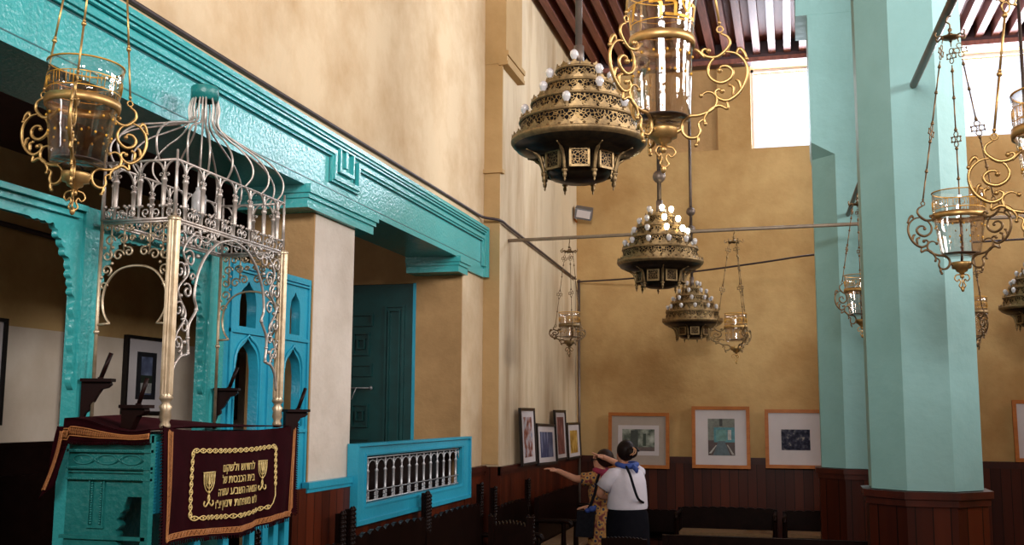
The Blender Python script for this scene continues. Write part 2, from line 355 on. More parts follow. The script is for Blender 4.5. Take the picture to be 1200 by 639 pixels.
# back wall with two high windows and a blind recess
WX = ((-0.42, 0.62), (1.7, 3.7))
bm = MB(); zs0, zs1 = 5.37, 6.50
bm.box(-6.4, 7.2, YB, YB+0.4, 0, zs0); bm.box(-6.4, 7.2, YB, YB+0.4, zs1, 6.95)
bm.box(-6.4, -1.78, YB, YB+0.4, zs0, zs1); bm.box(-1.78, -0.86, YB+0.06, YB+0.4, zs0, zs1); bm.box(-0.86, -0.42, YB, YB+0.4, zs0, zs1)
bm.box(0.62, 1.7, YB, YB+0.4, zs0, zs1); bm.box(3.7, 7.2, YB, YB+0.4, zs0, zs1)
struct(bm.build('wall_back', M['plaster_ochre']))
struct(MB().box(-1.775, -0.865, YB+0.05, YB+0.064, zs0+.001, zs1).build('trim_6', M['plaster_reveal']))
struct(MB().box(-3.1, 7.2, YB-0.16, YB, 6.50, 6.78).build('trim_7', M['plate_wood']))
struct(MB().box(-3.1, 7.2, YB-0.19, YB-.16, 6.50, 6.56).build('trim_8', M['ceil_beam']))
for k, (a, b) in enumerate(WX):
    wf = MB(); t = 0.035; y0, y1 = YB+0.18, YB+0.22
    wf.box(a, a+t, y0, y1, zs0, zs1); wf.box(b-t, b, y0, y1, zs0, zs1); wf.box(a, b, y0, y1, zs0, zs0+t); wf.box(a, b, y0, y1, zs1-t, zs1)
    o = struct(wf.build('window_%d' % (k+1), M['mount']))
    MB().box(a+t, b-t, YB+0.197, YB+0.203, zs0+t, zs1-t).build('pane', M['pane'], o)
struct(MB().box(7.0, 7.2, -3.2, 14.2, 0, 6.95).build('wall_right', M['plaster_ochre']))
struct(MB().box(-3.6, 7.2, -3.2, -3.0, 0, 6.95).build('wall_front', M['plaster_ochre']))
# side room beyond the left wall
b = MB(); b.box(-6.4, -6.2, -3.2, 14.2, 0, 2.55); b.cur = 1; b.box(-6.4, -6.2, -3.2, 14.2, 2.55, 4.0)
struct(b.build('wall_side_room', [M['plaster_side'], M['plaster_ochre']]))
struct(MB().box(-6.4, XI, -3.2, 14.2, 4.0, 4.15).build('ceiling_side_room', M['plate_wood']))
struct(MB().box(-6.4, XI, -3.2, -3.0, 0, 4.0).build('wall_side_room_end', M['plaster_side']))
bm = MB(); bm.box(-6.2, -6.14, -3.0, 14.2, 0, 1.60); bm.box(-6.2, -6.12, -3.0, 14.2, 1.56, 1.60)
struct(bm.build('trim_9', M['dark_wood']))
# wall stub with the door, seen through the second opening
bm = MB(); bm.box(-4.62, XI, Y3, Y3+0.12, 3.08, 4.0); bm.box(-4.62, -4.52, Y3, Y3+0.12, 0, 3.08)
struct(bm.build('wall_side_room_partition', M['plaster_reveal']))
dr = MB(); dx0, dx1, dy = -4.52, XI, Y3+0.03
dr.box(dx0, dx1, dy, dy+0.05, 0, 3.08)
door = struct(dr.build('door_1', M['door_green']))
pn = MB()
def frame_rect(b, x0, x1, z0, z1, y, w, d):
    b.box(x0, x1, y-d, y, z0, z0+w); b.box(x0, x1, y-d, y, z1-w, z1); b.box(x0, x0+w, y-d, y, z0+w, z1-w); b.box(x1-w, x1, y-d, y, z0+w, z1-w)
frame_rect(pn, -3.74, -3.54, 1.35, 2.88, dy, .022, .02); frame_rect(pn, -3.70, -3.58, 1.40, 2.83, dy, .012, .03)
for z0, z1 in ((2.68, 2.80), (2.20, 2.32), (1.50, 1.62), (1.24, 1.40)):
    frame_rect(pn, -4.46, -3.86, z0, z1, dy, .02, .022)
for z0, z1 in ((2.40, 2.62), (1.72, 1.94)):
    for x0 in (-4.48, -4.27, -4.06):
        frame_rect(pn, x0, x0+.17, z0, z1, dy, .018, .026); frame_rect(pn, x0+.045, x0+.125, z0+.06, z1-.06, dy, .014, .03)
pn.build('door_panel', M['door_green'], door)
MB().box(XI-0.025, XI+0.004, Y3-0.02, Y3+0.05, 0, 3.08).build('door_jamb', M['turq_blue'], door)
h = MB(); h.tube([(-4.0, dy-.02, 2.09), (-4.0, dy-.06, 2.09), (-4.04, dy-.07, 1.98)], .006, 6); h.tube([(-4.15, dy-.03, 2.09), (-3.86, dy-.03, 2.09)], .007, 6); h.ball((-3.86, dy-.03, 2.09), .018)
tag(h.build('door_bolt', M['iron_white'], door), 'pale metal sliding bolt')

# ceiling beams, each its own piece of the ceiling
bb = MB(); bb.box(-0.045, 0.045, -3.0, 14.06, 0, 0.18)
me_b = bb.mesh('ceiling_beam', M['ceil_beam'])
x = -2.66; k = 0
while x < 6.9:
    o = bpy.data.objects.new('ceiling_beam', me_b); COL.objects.link(o); o.location = (x, 0, ZC); struct(o)
    x += 0.195

# wainscot
def wains(name, x0, x1, y0, y1, h, m, capm, cap):
    """cap: (x0,x1,y0,y1)"""
    b = MB(); b.box(x0, x1, y0, y1, 0, h-0.05); o = struct(b.build(name, m))
    c = MB(); c.box(*cap, h-0.055, h); c.box(*[v+d for v, d in zip(cap, (0, -0.012 if x1-x0 < y1-y0 else 0, 0 if x1-x0 < y1-y0 else .012, 0))], h-0.085, h-0.055)
    c.build('cap_rail', capm, o); return o
wains('trim_10', XP, 7.0, YB-0.035, YB-0.002, 1.31, M['wains_x'], M['red_wood'], (XP, 7.0, YB-0.06, YB-0.002))
wains('trim_11', XP+0.002, XP+0.03, YP, YB-0.06, 1.34, M['wains_y'], M['red_wood'], (XP+.002, XP+0.05, YP-0.03, YB-.06))
wains('trim_12', XW+0.002, XW+0.03, Y3+0.06, YP-0.002, 1.35, M['wains_y'], M['red_wood'], (XW+.002, XW+0.05, Y3+0.06, YP-.002))
struct(MB().box(XW+0.002, XP+.03, YP-0.03, YP-0.002, 0, 1.34).build('trim_13', M['wains_x']))
struct(MB().box(XW+0.002, XW+0.03, 6.02, Y2+0.02, 0, 1.39).build('trim_14', M['wains_y']))
struct(MB().box(XW+0.002, XW+0.025, Y2+0.02, Y3+.06, 0, 1.10).build('trim_15', M['wains_y']))
b = MB(); b.box(XW+.002, XW+0.05, 6.20, Y2-0.02, 1.385, 1.425); b.box(XW+.002, XW+0.038, 6.20, Y2-0.02, 1.36, 1.385)
struct(b.build('trim_16', M['turq_blue']))

# ------------------------------------------------------------------ turquoise lintel with its mouldings
cz0, cz1 = 3.285, 3.70
def sweep(b, path, prof):
    """path in (y,z) on the wall, prof list of rectangles (offset from path downwards, width, projection)"""
    for off, w, p in prof:
        pts = []
        n = len(path)
        def nrm(i):
            a = path[max(0, i-1)]; c = path[i]; d = path[min(n-1, i+1)]
            def u(p, q): l = math.hypot(q[0]-p[0], q[1]-p[1]) or 1; return ((q[0]-p[0])/l, (q[1]-p[1])/l)
            t1 = u(a, c) if i > 0 else u(c, d); t2 = u(c, d) if i < n-1 else t1
            n1 = (t1[1], -t1[0]); n2 = (t2[1], -t2[0]); m = (n1[0]+n2[0], n1[1]+n2[1]); l = (m[0]**2+m[1]**2)/2 or 1
            return (m[0]/l, m[1]/l)
        vs = []
        for i in range(n):
            nx, nz = nrm(i)
            for o in (off, off+w): 
                for xx in (XW+0.03, XW+0.03+p):
                    vs.append((xx, path[i][0]+nx*o, path[i][1]+nz*o))
        fs = []
        for i in range(n-1):
            a = i*4; c = (i+1)*4
            fs += [(a+1, a+3, c+3, c+1), (a, c, c+2, a+2) , (a, a+1, c+1, c), (a+2, c+2, c+3, a+3)]
        fs += [(0, 2, 3, 1), ((n-1)*4, (n-1)*4+1, (n-1)*4+3, (n-1)*4+2)]
        b.add(vs, fs)
YE = 10.16
b = MB(); b.box(XW+.001, XW+0.03, -3.0, YE, cz0, cz1)                       # face
b.box(XI+.01, XW+.001, Y2+.01, Y3-.02, cz0, 3.30); b.box(XI+.01, XW+.001, 2.4, Y1-.02, cz0, 3.30)   # soffits
b.box(XW+.001, XW+.03, 9.40, YE, 3.20, cz0)
yn = 6.66
top = [(-3.0, cz1), (yn-.01, cz1), (yn-.01, 3.50), (yn+.01, 3.50), (yn+.01, cz1), (YE, cz1), (YE, 3.20)]
sweep(b, [(-3.0, cz1), (YE, cz1), (YE, 3.20)], [(0.0, .028, .045), (0.028, .02, .032), (0.056, .012, .024)])
low = [(-3.0, cz1-.10), (yn-.20, cz1-.10), (yn-.20, 3.43), (yn+.17, 3.43), (yn+.17, cz1-.10), (YE-.10, cz1-.10), (YE-.10, 3.30)]
sweep(b, low, [(0.0, .03, .035), (0.03, .018, .02)])
low2 = [(yn-.115, cz1-.07), (yn-.115, 3.49), (yn+.085, 3.49), (yn+.085, cz1-.07)]
sweep(b, low2, [(0.0, .022, .03)])
b.box(XW+.03, XW+.05, yn-.022, yn+.018, 3.52, cz1-.03)
struct(b.build('trim_17', M['turq']))
g = MB()
sweep(g, [(-3.0, cz1-.048), (YE-.048, cz1-.048), (YE-.048, 3.2)], [(0, .009, .003)])
sweep(g, [(p[0], p[1]) for p in low], [(-.012, .010, .003), (.049, .008, .003)])
sweep(g, [(-3.0, cz0+.05), (YE-.15, cz0+.05)], [(0, .006, .002)])
struct(g.build('trim_18', M['turq_groove']))
# corbel caps under the lintel
def corbel(name, y0, y1):
    b = MB()
    for z0, z1, e in ((3.235, 3.29, .05), (3.205, 3.235, .035), (3.145, 3.205, .02)):
        b.box(XI-.01, XW+.02+e, y0-e, y1+e, z0, z1)
    return struct(b.build(name, M['turq']))
corbel('trim_19', 6.10, 7.16); corbel('trim_20', 9.27, 9.52)

# ------------------------------------------------------------------ pierced balustrade in the second opening
bal = thing('balustrade', 'bright blue framed balustrade of white iron balusters in the wall opening', 'balustrade', (XW+.03, Y2, 1.11))
fy0, fy1, fz0, fz1 = 0.0-.02, 2.62, 0.0, 0.53
b = MB(); T = .055
def rect_ring(b, y0, y1, z0, z1, wy, wz0, wz1, x0, x1):
    b.box(x0, x1, y0, y1, z0, z0+wz0); b.box(x0, x1, y0, y1, z1-wz1, z1); b.box(x0, x1, y0, y0+wy, z0+wz0, z1-wz1); b.box(x0, x1, y1-wy, y1, z0+wz0, z1-wz1)
rect_ring(b, fy0, fy1, fz0, fz1, .19, .115, .085, -.03, .035)
rect_ring(b, fy0-.02, fy1+.03, fz0-.02, fz1+.005, .03, .03, .02, -.025, .055)
rect_ring(b, fy0+.16, fy1-.16, fz0+.09, fz1-.065, .012, .012, .012, .03, .042)
b.build('frame', M['turq_blue'], bal)
MB().box(-.15, -.11, fy0+.05, fy1-.05, .02, .51).build('backing', M['dark_wood'], bal)
iy0, iy1, iz0, iz1 = fy0+.20, fy1-.20, .12, .44
n = 13; sp = (iy1-iy0)/n
bal_v = MB(); bal_v.lathe([(.006, 0), (.006, .07), (.015, .075), (.010, .085), (.0105, .2), (.016, .21), (.006, .225), (.005, .30)], n=8)
mev = bal_v.mesh('baluster', M['iron_white'])
for i in range(n):
    o = bpy.data.objects.new('baluster', mev); COL.objects.link(o); o.parent = bal; o.location = (0.0, iy0+sp*(i+.5), iz0+.005)
r = MB()
r.tube([(0, iy0, iz0+.005), (0, iy1, iz0+.005)], .006); r.tube([(0, iy0, iz1-.012), (0, iy1, iz1-.012)], .006); r.tube([(0, iy0, iz0+.075), (0, iy1, iz0+.075)], .003)
r.build('rail', M['iron_white'], bal)
r = MB()
for i in range(n):
    yc = iy0+sp*(i+.5)
    for s in (-1, 1): r.tube([(0, yc, iz0+.215), (0, yc+s*.014, iz0+.25), (0, yc+s*.030, iz0+.29)], .003, 4)
for i in range(n+1):
    yc = iy0+sp*i
    pts = [(0, yc+sp/2*math.cos(a*PI/8), iz0+.225+.065*math.sin(a*PI/8)) for a in range(9)]
    pts = [(0, max(iy0, min(iy1, p[1])), p[2]) for p in pts]
    r.tube(pts, .0045, 5)
r.build('arch_hoops', M['iron_white'], bal)
for i in range(n):
    r = MB()
    for s in (-1, 1):
        c = iy0+sp*(i+.5)
        for zz, rr in ((.02, .017), (.052, .014)):
            r.tube([(0, c+s*(.022+q[0]), iz0+zz+q[1]) for q in spiral(0, 0, rr, .004, s*.5, 1.2*s, 12)], .0052, 4)
    r.build('foot_scroll', M['iron_white'], bal)

# ------------------------------------------------------------------ octagonal columns
def octa(cx, cy, R, z0, z1, b):
    a = [(cx+R*math.cos(math.radians(22.5+45*i)), cy+R*math.sin(math.radians(22.5+45*i))) for i in range(8)]
    b.add([(p[0], p[1], z0) for p in a]+[(p[0], p[1], z1) for p in a], [(i, (i+1) % 8, 8+(i+1) % 8, 8+i) for i in range(8)]+[tuple(range(7, -1, -1)), tuple(range(8, 16))])
def column(cx, cy, label, top=None):
    c = thing('column', label, 'column', (cx, cy, 0), 0)
    b = MB(); octa(0, 0, .405, 1.34, top or 6.6, b); b.build('shaft', M['column_paint'], c)
    p = MB(); octa(0, 0, .43, 0, 1.24, p); o = p.build('plinth', M['wains_x'], c)
    q = MB(); octa(0, 0, .47, 1.285, 1.335, q); octa(0, 0, .45, 1.235, 1.285, q); q.build('plinth_rail', M['red_wood'], c)
    return c
c1 = column(.915, 8.37, 'big eight sided turquoise column in front, on a dark wood base')
c2 = column(.65, 11.45, 'eight sided turquoise column further back, half hidden behind the big one', 4.55)
b = MB(); b.box(-.385, .385, -.38, .38, 4.62, 6.6); b.box(-.50, .40, -.385, .385, 5.98, 6.6)
b.add([(.155, -.374, 4.49), (-.155, -.374, 4.49), (-.374, -.155, 4.49), (-.374, .155, 4.49), (.374, -.155, 4.49), (.155, .374, 4.49), (-.155, .374, 4.49), (.374, .155, 4.49),
       (-.385, -.38, 4.625), (.385, -.38, 4.625), (.385, .38, 4.625), (-.385, .38, 4.625)],
      [(1, 0, 9, 8), (2, 1, 8), (3, 2, 8, 11), (0, 4, 9), (4, 7, 10, 9), (7, 5, 10), (5, 6, 11, 10), (6, 3, 11)])
b.build('impost', M['column_paint'], c2)

# ------------------------------------------------------------------ tie rods, cables, pipes
def rodthing(name, pts, r, m, label, cat, group=None, n=8):
    b = MB(); o0 = Vector(pts[0]); b.tube([Vector(p)-o0 for p in pts], r, n); o = b.build(name, m); o.location = o0
    return tag(o, label, cat, group)
rodthing('tie_rod', [(XP, 10.54, 3.63), (-.5, 10.54, 3.66), (6.99, 10.54, 3.72)], .019, M['rod_pale'], 'thick pale tie rod crossing the hall from the left pier, carrying small lamps', 'tie rod')
sag = [(XP+.03, 14.10, 3.63), (-1.9, 13.75, 3.615), (-1.0, 13.36, 3.64), (-.2, 13.0, 3.68), (.36, 12.75, 3.71), (1.5, 12.4, 3.72), (3.2, 12.2, 3.74), (6.99, 12.0, 3.75)]
rodthing('cable', cr(sag, 4), .012, M['cable'], 'dark cable strung from the far left corner of the room to the right', 'cable')
rodthing('tie_rod', [(.92, 7.99, 4.24), (.95, 6.3, 4.21), (1.0, .5, 4.2), (1.0, -2.99, 4.2)], .027, M['rod_grey'], 'thick dark iron rod coming forward out of the big turquoise column', 'tie rod')
rodthing('tie_rod', [(.60, 11.075, 3.86), (.72, 8.80, 4.08)], .022, M['rod_grey'], 'dark iron rod between the two turquoise columns', 'tie rod')
rodthing('conduit', cr([(XW+.012, -3.0, 3.77), (XW+.012, 4.2, 3.772), (XW+.012, 5.8, 3.775), (XW+.012, 7.6, 3.79), (XW+.015, 9.2, 3.80), (XW+.02, 9.93, 3.80), (-2.90, 10.06, 3.79), (-2.775, 10.17, 3.775), (XP+.03, 10.55, 3.755), (XP+.03, 12.1, 3.71), (XP+.03, 13.98, 3.65)], 4), .014, M['cable'], 'thin dark conduit running above the turquoise lintel to the far corner', 'conduit')
rodthing('pipe', [(XP+.045, 14.12, 3.66), (XP+.045, 14.12, .1)], .020, M['rod_grey'], 'upright grey pipe in the far left corner of the room', 'pipe')
rodthing('pipe', cr([(-6.12, 5.0, 3.38), (-6.12, 7.9, 3.34), (-6.12, 8.05, 3.28), (-6.12, 8.1, 3.1), (-6.12, 8.1, 1.42)], 4), .022, M['cable'], 'dark pipe running down the side room wall behind the turquoise post', 'pipe')

# ------------------------------------------------------------------ floodlight in the far corner
fl = thing('floodlight', 'small grey floodlight fixed high in the far left corner', 'lamp', (-2.70, 14.1, 4.52))
b = MB(); b.obox((.05, -.12, .03), (.11, .02, -.02), (.0, .06, .03), (.01, -.01, .07)); b.build('housing', M['grey_plastic'], fl)
b = MB(); b.obox((.06, -.20, -.005), (.09, .0, -.02), (.0, .012, .0), (.01, -.0, .05)); b.build('lens', M['mount'], fl)
b = MB(); b.tube([(-.02, .08, .06), (-.06, -.05, .12), (-.05, -.1, .02), (-.10, -.08, -.02), (-.05, -.1, -.09)], .014, 6); b.build('mounting_arm', M['orange_wood'], fl)

# ------------------------------------------------------------------ glass hanging lamps
KX, KZ = .00108, .00091
def q2(x, y): return ((x-655)*KX, (100-y)*KZ)
ARM = [
 [(855, 90), (878, 105), (884, 130), (868, 155), (840, 175), (808, 172), (790, 155), (800, 143), (812, 150)],
 [(868, 158), (905, 168), (935, 205), (937, 255), (915, 305), (875, 335), (842, 325), (832, 305), (843, 293), (855, 300)],
 [(868, 165), (830, 180), (810, 215), (818, 250), (850, 270), (882, 258), (892, 232), (875, 212), (853, 212), (848, 225)],
 [(870, 338), (872, 365), (845, 352), (815, 365), (795, 395), (797, 415)],
 [(785, 312), (805, 300), (828, 308), (838, 335), (822, 365), (780, 382), (745, 385), (722, 405), (720, 435), (738, 460), (768, 462), (780, 440), (775, 412), (795, 397)],
 [(724, 425), (700, 440), (672, 442)],
 [(918, 300), (912, 270), (900, 262)], [(905, 170), (915, 150), (930, 165), (938, 188)], [(770, 455), (772, 475), (765, 490)],
 [(800, 175), (780, 150), (765, 140)], [(890, 320), (893, 290), (880, 280)],
]
def arm_mesh(R0, zo, kr=1.0, kz=1.0, rad=.0055, seg=4):
    b = MB(); T = lambda p: (R0+q2(*p)[0]*kr, 0, zo+q2(*p)[1]*kz)
    for c in ARM:
        pts = cr(c, seg); n = len(pts)
        b.tube([T(p) for p in pts], [rad*(.55+.75*math.sin(PI*min(1, (i+1)/n)*.9+.1)) for i in range(n)], 6)
    for p, r in (((812, 150), .010), ((855, 300), .010), ((848, 225), .010), ((785, 312), .009), ((938, 190), .008), ((797, 415), .008), ((765, 490), .008), ((880, 280), .007)):
        b.ball(T(p), r*kr, 8)
    return b
def ornament(b, p0, p1, s):
    """quatrefoil of wire loops between two points of a chain"""
    p0 = Vector(p0); p1 = Vector(p1); t = (p1-p0).normalized(); side = t.orthogonal().normalized(); L = (p1-p0).length; c = (p0+p1)/2
    for (u, v) in ((0, .27), (0, -.27), (.19, 0), (-.19, 0)):
        cc = c+t*v*L+side*u*L; rr = .15*L
        b.tube([cc+(t*math.cos(a*PI/4)+side*math.sin(a*PI/4))*rr for a in range(8)], s, 5, closed=True)
    for (u, v) in ((.33, .12), (.33, -.12), (-.33, .12), (-.33, -.12)): b.ball(c+t*v*L+side*u*L, s*1.8, 6)
def chain(b, p0, p1, orn, s=.0045, twist=True):
    p0 = Vector(p0); p1 = Vector(p1); d = p1-p0; L = d.length
    ks = [0, .18, .36, .47, .66, .82, 1]
    for i in range(len(ks)-1):
        a = p0+d*ks[i]; c = p0+d*ks[i+1]
        if i == orn: ornament(b, a, c, s*.75)
        elif i == orn+3: ornament(b, a+(c-a)*.2, c-(c-a)*.2, s*.7); b.tube([a, a+(c-a)*.2], s*.8, 5); b.tube([c-(c-a)*.2, c], s*.8, 5)
        else: b.tube([a, c], s, 6)
        b.ball(c, s*2.3, 8); b.ball(a+(c-a)*.06, s*1.6, 6)

def glass_lamp(loc, label, az, band_r=.14, rim_r=.144, bot_r=.105, z_rim=.14, z_bot=-.23, cup_z=-.29, arm_r=1.0, crown=.95, metal='brass', gold='brass_gold',
               ring_z=.03, letters=None, group='glass hanging lamps', rod_top=None, chain_s=.0045, seg=4, hook=True, lean=0):
    o = thing('hanging_lamp', label, 'hanging lamp', loc, az, group)
    th = .004
    def rz(z): return (band_r+(rim_r-band_r)*z/z_rim) if z > 0 else (band_r+(bot_r-band_r)*z/z_bot)
    b = MB(); zs = [z_bot+(z_rim-z_bot)*i/8 for i in range(9)]
    prof = [(.001, z_bot)]+[(bot_r*.95, z_bot), (bot_r, z_bot+.006)]+[(rz(z), z) for z in zs[1:]]+[(rz(z)-th, z) for z in reversed(zs[1:])]+[(bot_r-th, z_bot+.012), (.001, z_bot+.012)]
    b.lathe(prof, n=40); vessel = b.build('glass_vessel', M['glass'], o)
    b = MB(); b.lathe([(.001, z_bot+.014), (bot_r-.006, z_bot+.014), (bot_r-.006, z_bot+.016), (.001, z_bot+.016)], n=32); b.build('vessel_base', M['water'], vessel)
    b = MB(); b.lathe([(rz(z_rim)-.005, z_rim-.003), (rz(z_rim)+.0015, z_rim-.003), (rz(z_rim)+.0015, z_rim+.002), (rz(z_rim)-.005, z_rim+.002), (rz(z_rim)-.005, z_rim-.003)], n=40)
    for zz in (z_rim*.62, z_rim*.28): b.lathe([(rz(zz)+.0006, zz-.0018), (rz(zz)+.0012, zz), (rz(zz)+.0006, zz+.0018)], n=40)
    for i in range(14):
        a = 2*PI*i/14
        for zz in (-.06, -.13):
            if zz < z_bot+.05: continue
            p = Vector(((rz(zz)+.0008)*math.cos(a+zz*9), (rz(zz)+.0008)*math.sin(a+zz*9), zz)); b.ball(p, .005, 6, 1.3)
    if not letters:
        random.seed(3)
        for i in range(30):
            a = 2*PI*i/30; zz = z_rim*.45
            h = z_rim*.09*(1+random.random())
            P = lambda da, dz: ((rz(zz+dz)+.001)*math.cos(a+da), (rz(zz+dz)+.001)*math.sin(a+da), zz+dz)
            b.tube([P(-.05, h), P(.05, h), P(.05, -h)], .0016, 4)
            if i % 2: b.tube([P(-.05, h), P(-.05, -h*.6)], .0016, 4)
            if i % 3 == 0: b.tube([P(.05, -h), P(-.05, -h)], .0016, 4)
    b.build('gilt_decoration', M['gilding'], vessel)
    if letters:
        vs, fs = text_mesh(letters, .095, .0006, off=.0012)
        a0 = letters_az-az
        out = [((rz(v[1]+.065)+.0015+v[2])*math.cos(a0+v[0]/band_r), (rz(v[1]+.065)+.0015+v[2])*math.sin(a0+v[0]/band_r), v[1]+.065) for v in vs]
        t = MB(); t.add(out, fs); t.build('gilt_letters', M['gilding'], vessel)
    b = MB(); bh = .017
    b.lathe([(band_r-.001, -bh), (band_r+.008, -bh), (band_r+.010, 0), (band_r+.008, bh), (band_r-.001, bh)], n=40); b.build('band', M[gold], o)
    b = MB(); cz = cup_z
    b.lathe([(.001, cz-.05), (.012, cz-.048), (.014, cz-.04), (.03, cz-.032), (.034, cz-.02), (.052, cz-.015), (.055, cz+.012), (.055, cz+.02), (.05, cz+.02), (.045, cz-.0), (.001, cz-.002)], n=24)
    for i in range(3):
        a = 2*PI*i/3; ca, sa = math.cos(a), math.sin(a)
        pts = [(.012, cz-.05), (.035, cz-.055), (.045, cz-.075), (.030, cz-.09), (.018, cz-.078), (.010, cz-.095), (.020, cz-.115), (.006, cz-.13)]
        b.tube([(p[0]*ca, p[0]*sa, p[1]) for p in cr(pts, 3)], .004, 5)
    b.ball((0, 0, cz-.06), .013); b.ball((0, 0, cz-.132), .011, 8, 1.6)
    b.build('base_cup', M[gold], o)
    kz = (cup_z-ring_z)/((75-442)*KZ); zo = ring_z-q2(0, 75)[1]*kz
    am = arm_mesh(0, zo, arm_r, kz, seg=seg).mesh('scroll_arm', M[metal])
    for i in range(3):
        a = bpy.data.objects.new('scroll_arm', am); COL.objects.link(a); a.parent = o; a.rotation_euler = (0, 0, 2*PI*i/3)
    rr = q2(852, 0)[0]*arm_r; cm = MB()
    cm.tube([(rr+.012*math.cos(t*PI/4), 0, ring_z+.012*math.sin(t*PI/4)) for t in range(8)], .0035, 5, closed=True)
    chain(cm, (rr, 0, ring_z+.012), (.045, 0, crown), 2, chain_s)
    cmm = cm.mesh('chain', M[metal])
    for i in range(3):
        a = bpy.data.objects.new('chain', cmm); COL.objects.link(a); a.parent = o; a.rotation_euler = (0, 0, 2*PI*i/3)
    b = MB()
    b.lathe([(.001, crown-.01), (.05, crown), (.055, crown+.008), (.02, crown+.018), (.012, crown+.03), (.001, crown+.035)], n=16)
    for i in range(6):
        a = PI*i/3; ca, sa = math.cos(a), math.sin(a)
        b.tube([(p[0]*ca, p[0]*sa, crown+p[1]) for p in cr([(.04, .006), (.065, .012), (.082, .0), (.092, .018), (.085, .03)], 3)], .005, 5)
    b.ball((0, 0, crown+.05), .013)
    if hook: b.tube(cr([(0, 0, crown+.05), (0, 0, crown+.085), (.02, 0, crown+.10), (.012, 0, crown+.13), (-.01, 0, crown+.135)], 3), .005, 6)
    b.build('crown', M[metal], o)
    if lean:
        vd = Vector((loc[0], loc[1], 0)).normalized(); mt = Matrix.Rotation(math.radians(lean), 4, vd) @ Matrix.Rotation(az, 4, 'Z'); o.rotation_euler = mt.to_euler()
    if rod_top is not None:
        b = MB(); b.tube([(0, 0, crown+.05), (0, 0, rod_top-loc[2])], .007, 6); b.build('suspension_rod', M[metal], o)
    return o
CAMV = Vector((0, 0, 0))
def az_cam(loc, off): return math.atan2(-loc[1], -loc[0])+math.radians(off)
L1 = (-2.70, 3.56, 3.07)
glass_lamp(L1, 'glass and brass hanging lamp at far left in front of the turquoise lintel', az_cam(L1, -8), arm_r=.90, crown=1.25, cup_z=-.30, ring_z=.05, z_rim=.16, z_bot=-.245, band_r=.135, rim_r=.147, rod_top=6.6, lean=2)
L2 = (-.43, 3.83, 3.225); letters_az = az_cam(L2, 0)
glass_lamp(L2, 'large near glass lamp with gold Hebrew letters, cut by the top of the picture', az_cam(L2, -36), band_r=.113, rim_r=.135, bot_r=.10, z_rim=.20, z_bot=-.30, cup_z=-.345,
           crown=1.3, ring_z=.035, letters='\u05e7  \u05e8\u05d1\u05e6\u05e0', rod_top=6.6, seg=5, metal='brass_gold')
L3 = (.957, 6.46, 2.99)
glass_lamp(L3, 'glass and bronze lamp hanging from the thick rod right of the big column', az_cam(L3, -62), arm_r=1.0, crown=1.06, cup_z=-.285, ring_z=.07, metal='brass_brown', gold='brass')
L4 = (.64, 10.2, 2.99)
glass_lamp(L4, 'small glass lamp hanging between the two turquoise columns, partly hidden', az_cam(L4, 60), arm_r=.85, crown=.80, cup_z=-.285, ring_z=.07, metal='brass_brown', gold='brass', rod_top=3.9, hook=False)
L5 = (.92, 3.965, 2.84)
glass_lamp(L5, 'near hanging lamp at the right edge of the picture, mostly cut off', az_cam(L5, -85), arm_r=.95, crown=1.2, cup_z=-.33, ring_z=.0, rod_top=4.2, seg=5)
L6 = (-2.15, 10.54, 2.74)
lamp6 = glass_lamp(L6, 'slender glass lamp hanging from the pale rod in front of the left pier', az_cam(L6, 10), band_r=.10, rim_r=.11, bot_r=.095, z_rim=.13, z_bot=-.13, cup_z=-.17, arm_r=.70, crown=.75, metal='brass_brown', gold='brass_old', ring_z=.0, chain_s=.0035, seg=3)
L7 = (-.505, 10.54, 2.70)
lamp7 = glass_lamp(L7, 'glass lamp hanging from the pale rod right of the small chandelier', az_cam(L7, 25), band_r=.105, rim_r=.108, bot_r=.10, z_rim=.13, z_bot=-.14, cup_z=-.21, arm_r=.83, crown=.83, metal='brass_old', gold='brass', ring_z=.03, chain_s=.0045, seg=3)
L8 = (1.62, 10.54, 2.80)
glass_lamp(L8, 'hanging lamp whose scroll just shows past the right side of the big column', az_cam(L8, 30), arm_r=.9, crown=.8, metal='brass_brown', gold='brass_old', ring_z=.03, seg=3)

# ------------------------------------------------------------------ chandeliers
def crenel(b, r, z, n, h, lean=0.0, th=.004):
    """ring of pointed leaf teeth"""
    for i in range(n):
        a = 2*PI*i/n; w = PI/n*.92
        shape = [(-w, 0), (-w*.75, h*.35), (-w*.95, h*.5), (-w*.4, h*.62), (0, h), (w*.4, h*.62), (w*.95, h*.5), (w*.75, h*.35), (w, 0)]
        vs = []
        for t in (0, th):
            vs += [((r-t+p[1]*lean)*math.cos(a+p[0]), (r-t+p[1]*lean)*math.sin(a+p[0]), z+p[1]) for p in shape]
        m = len(shape)
        b.add(vs, [tuple(range(m)), tuple(range(2*m-1, m-1, -1))]+[(i2, m+i2, m+i2+1, i2+1) for i2 in range(m-1)])
bulb_mb = MB(); bulb_mb.lathe([(.001, .062), (.012, .060), (.021, .050), (.0235, .038), (.020, .024), (.012, .010), (.010, 0)], n=12)
me_bulb = bulb_mb.mesh('bulb', M['bulb']); me_lit = bulb_mb.mesh('bulb', M['bulb_lit'])
sk = MB(); sk.lathe([(.011, -.03), (.012, .004), (.013, .006), (.001, .008)], n=8); me_sock = sk.mesh('bulb_socket', M['brass_old'])
TIERS = [(.325, .012, .095, 26, 11), (.262, .130, .080, 22, 9), (.198, .235, .070, 18, 7), (.125, .325, .075, 12, 5)]
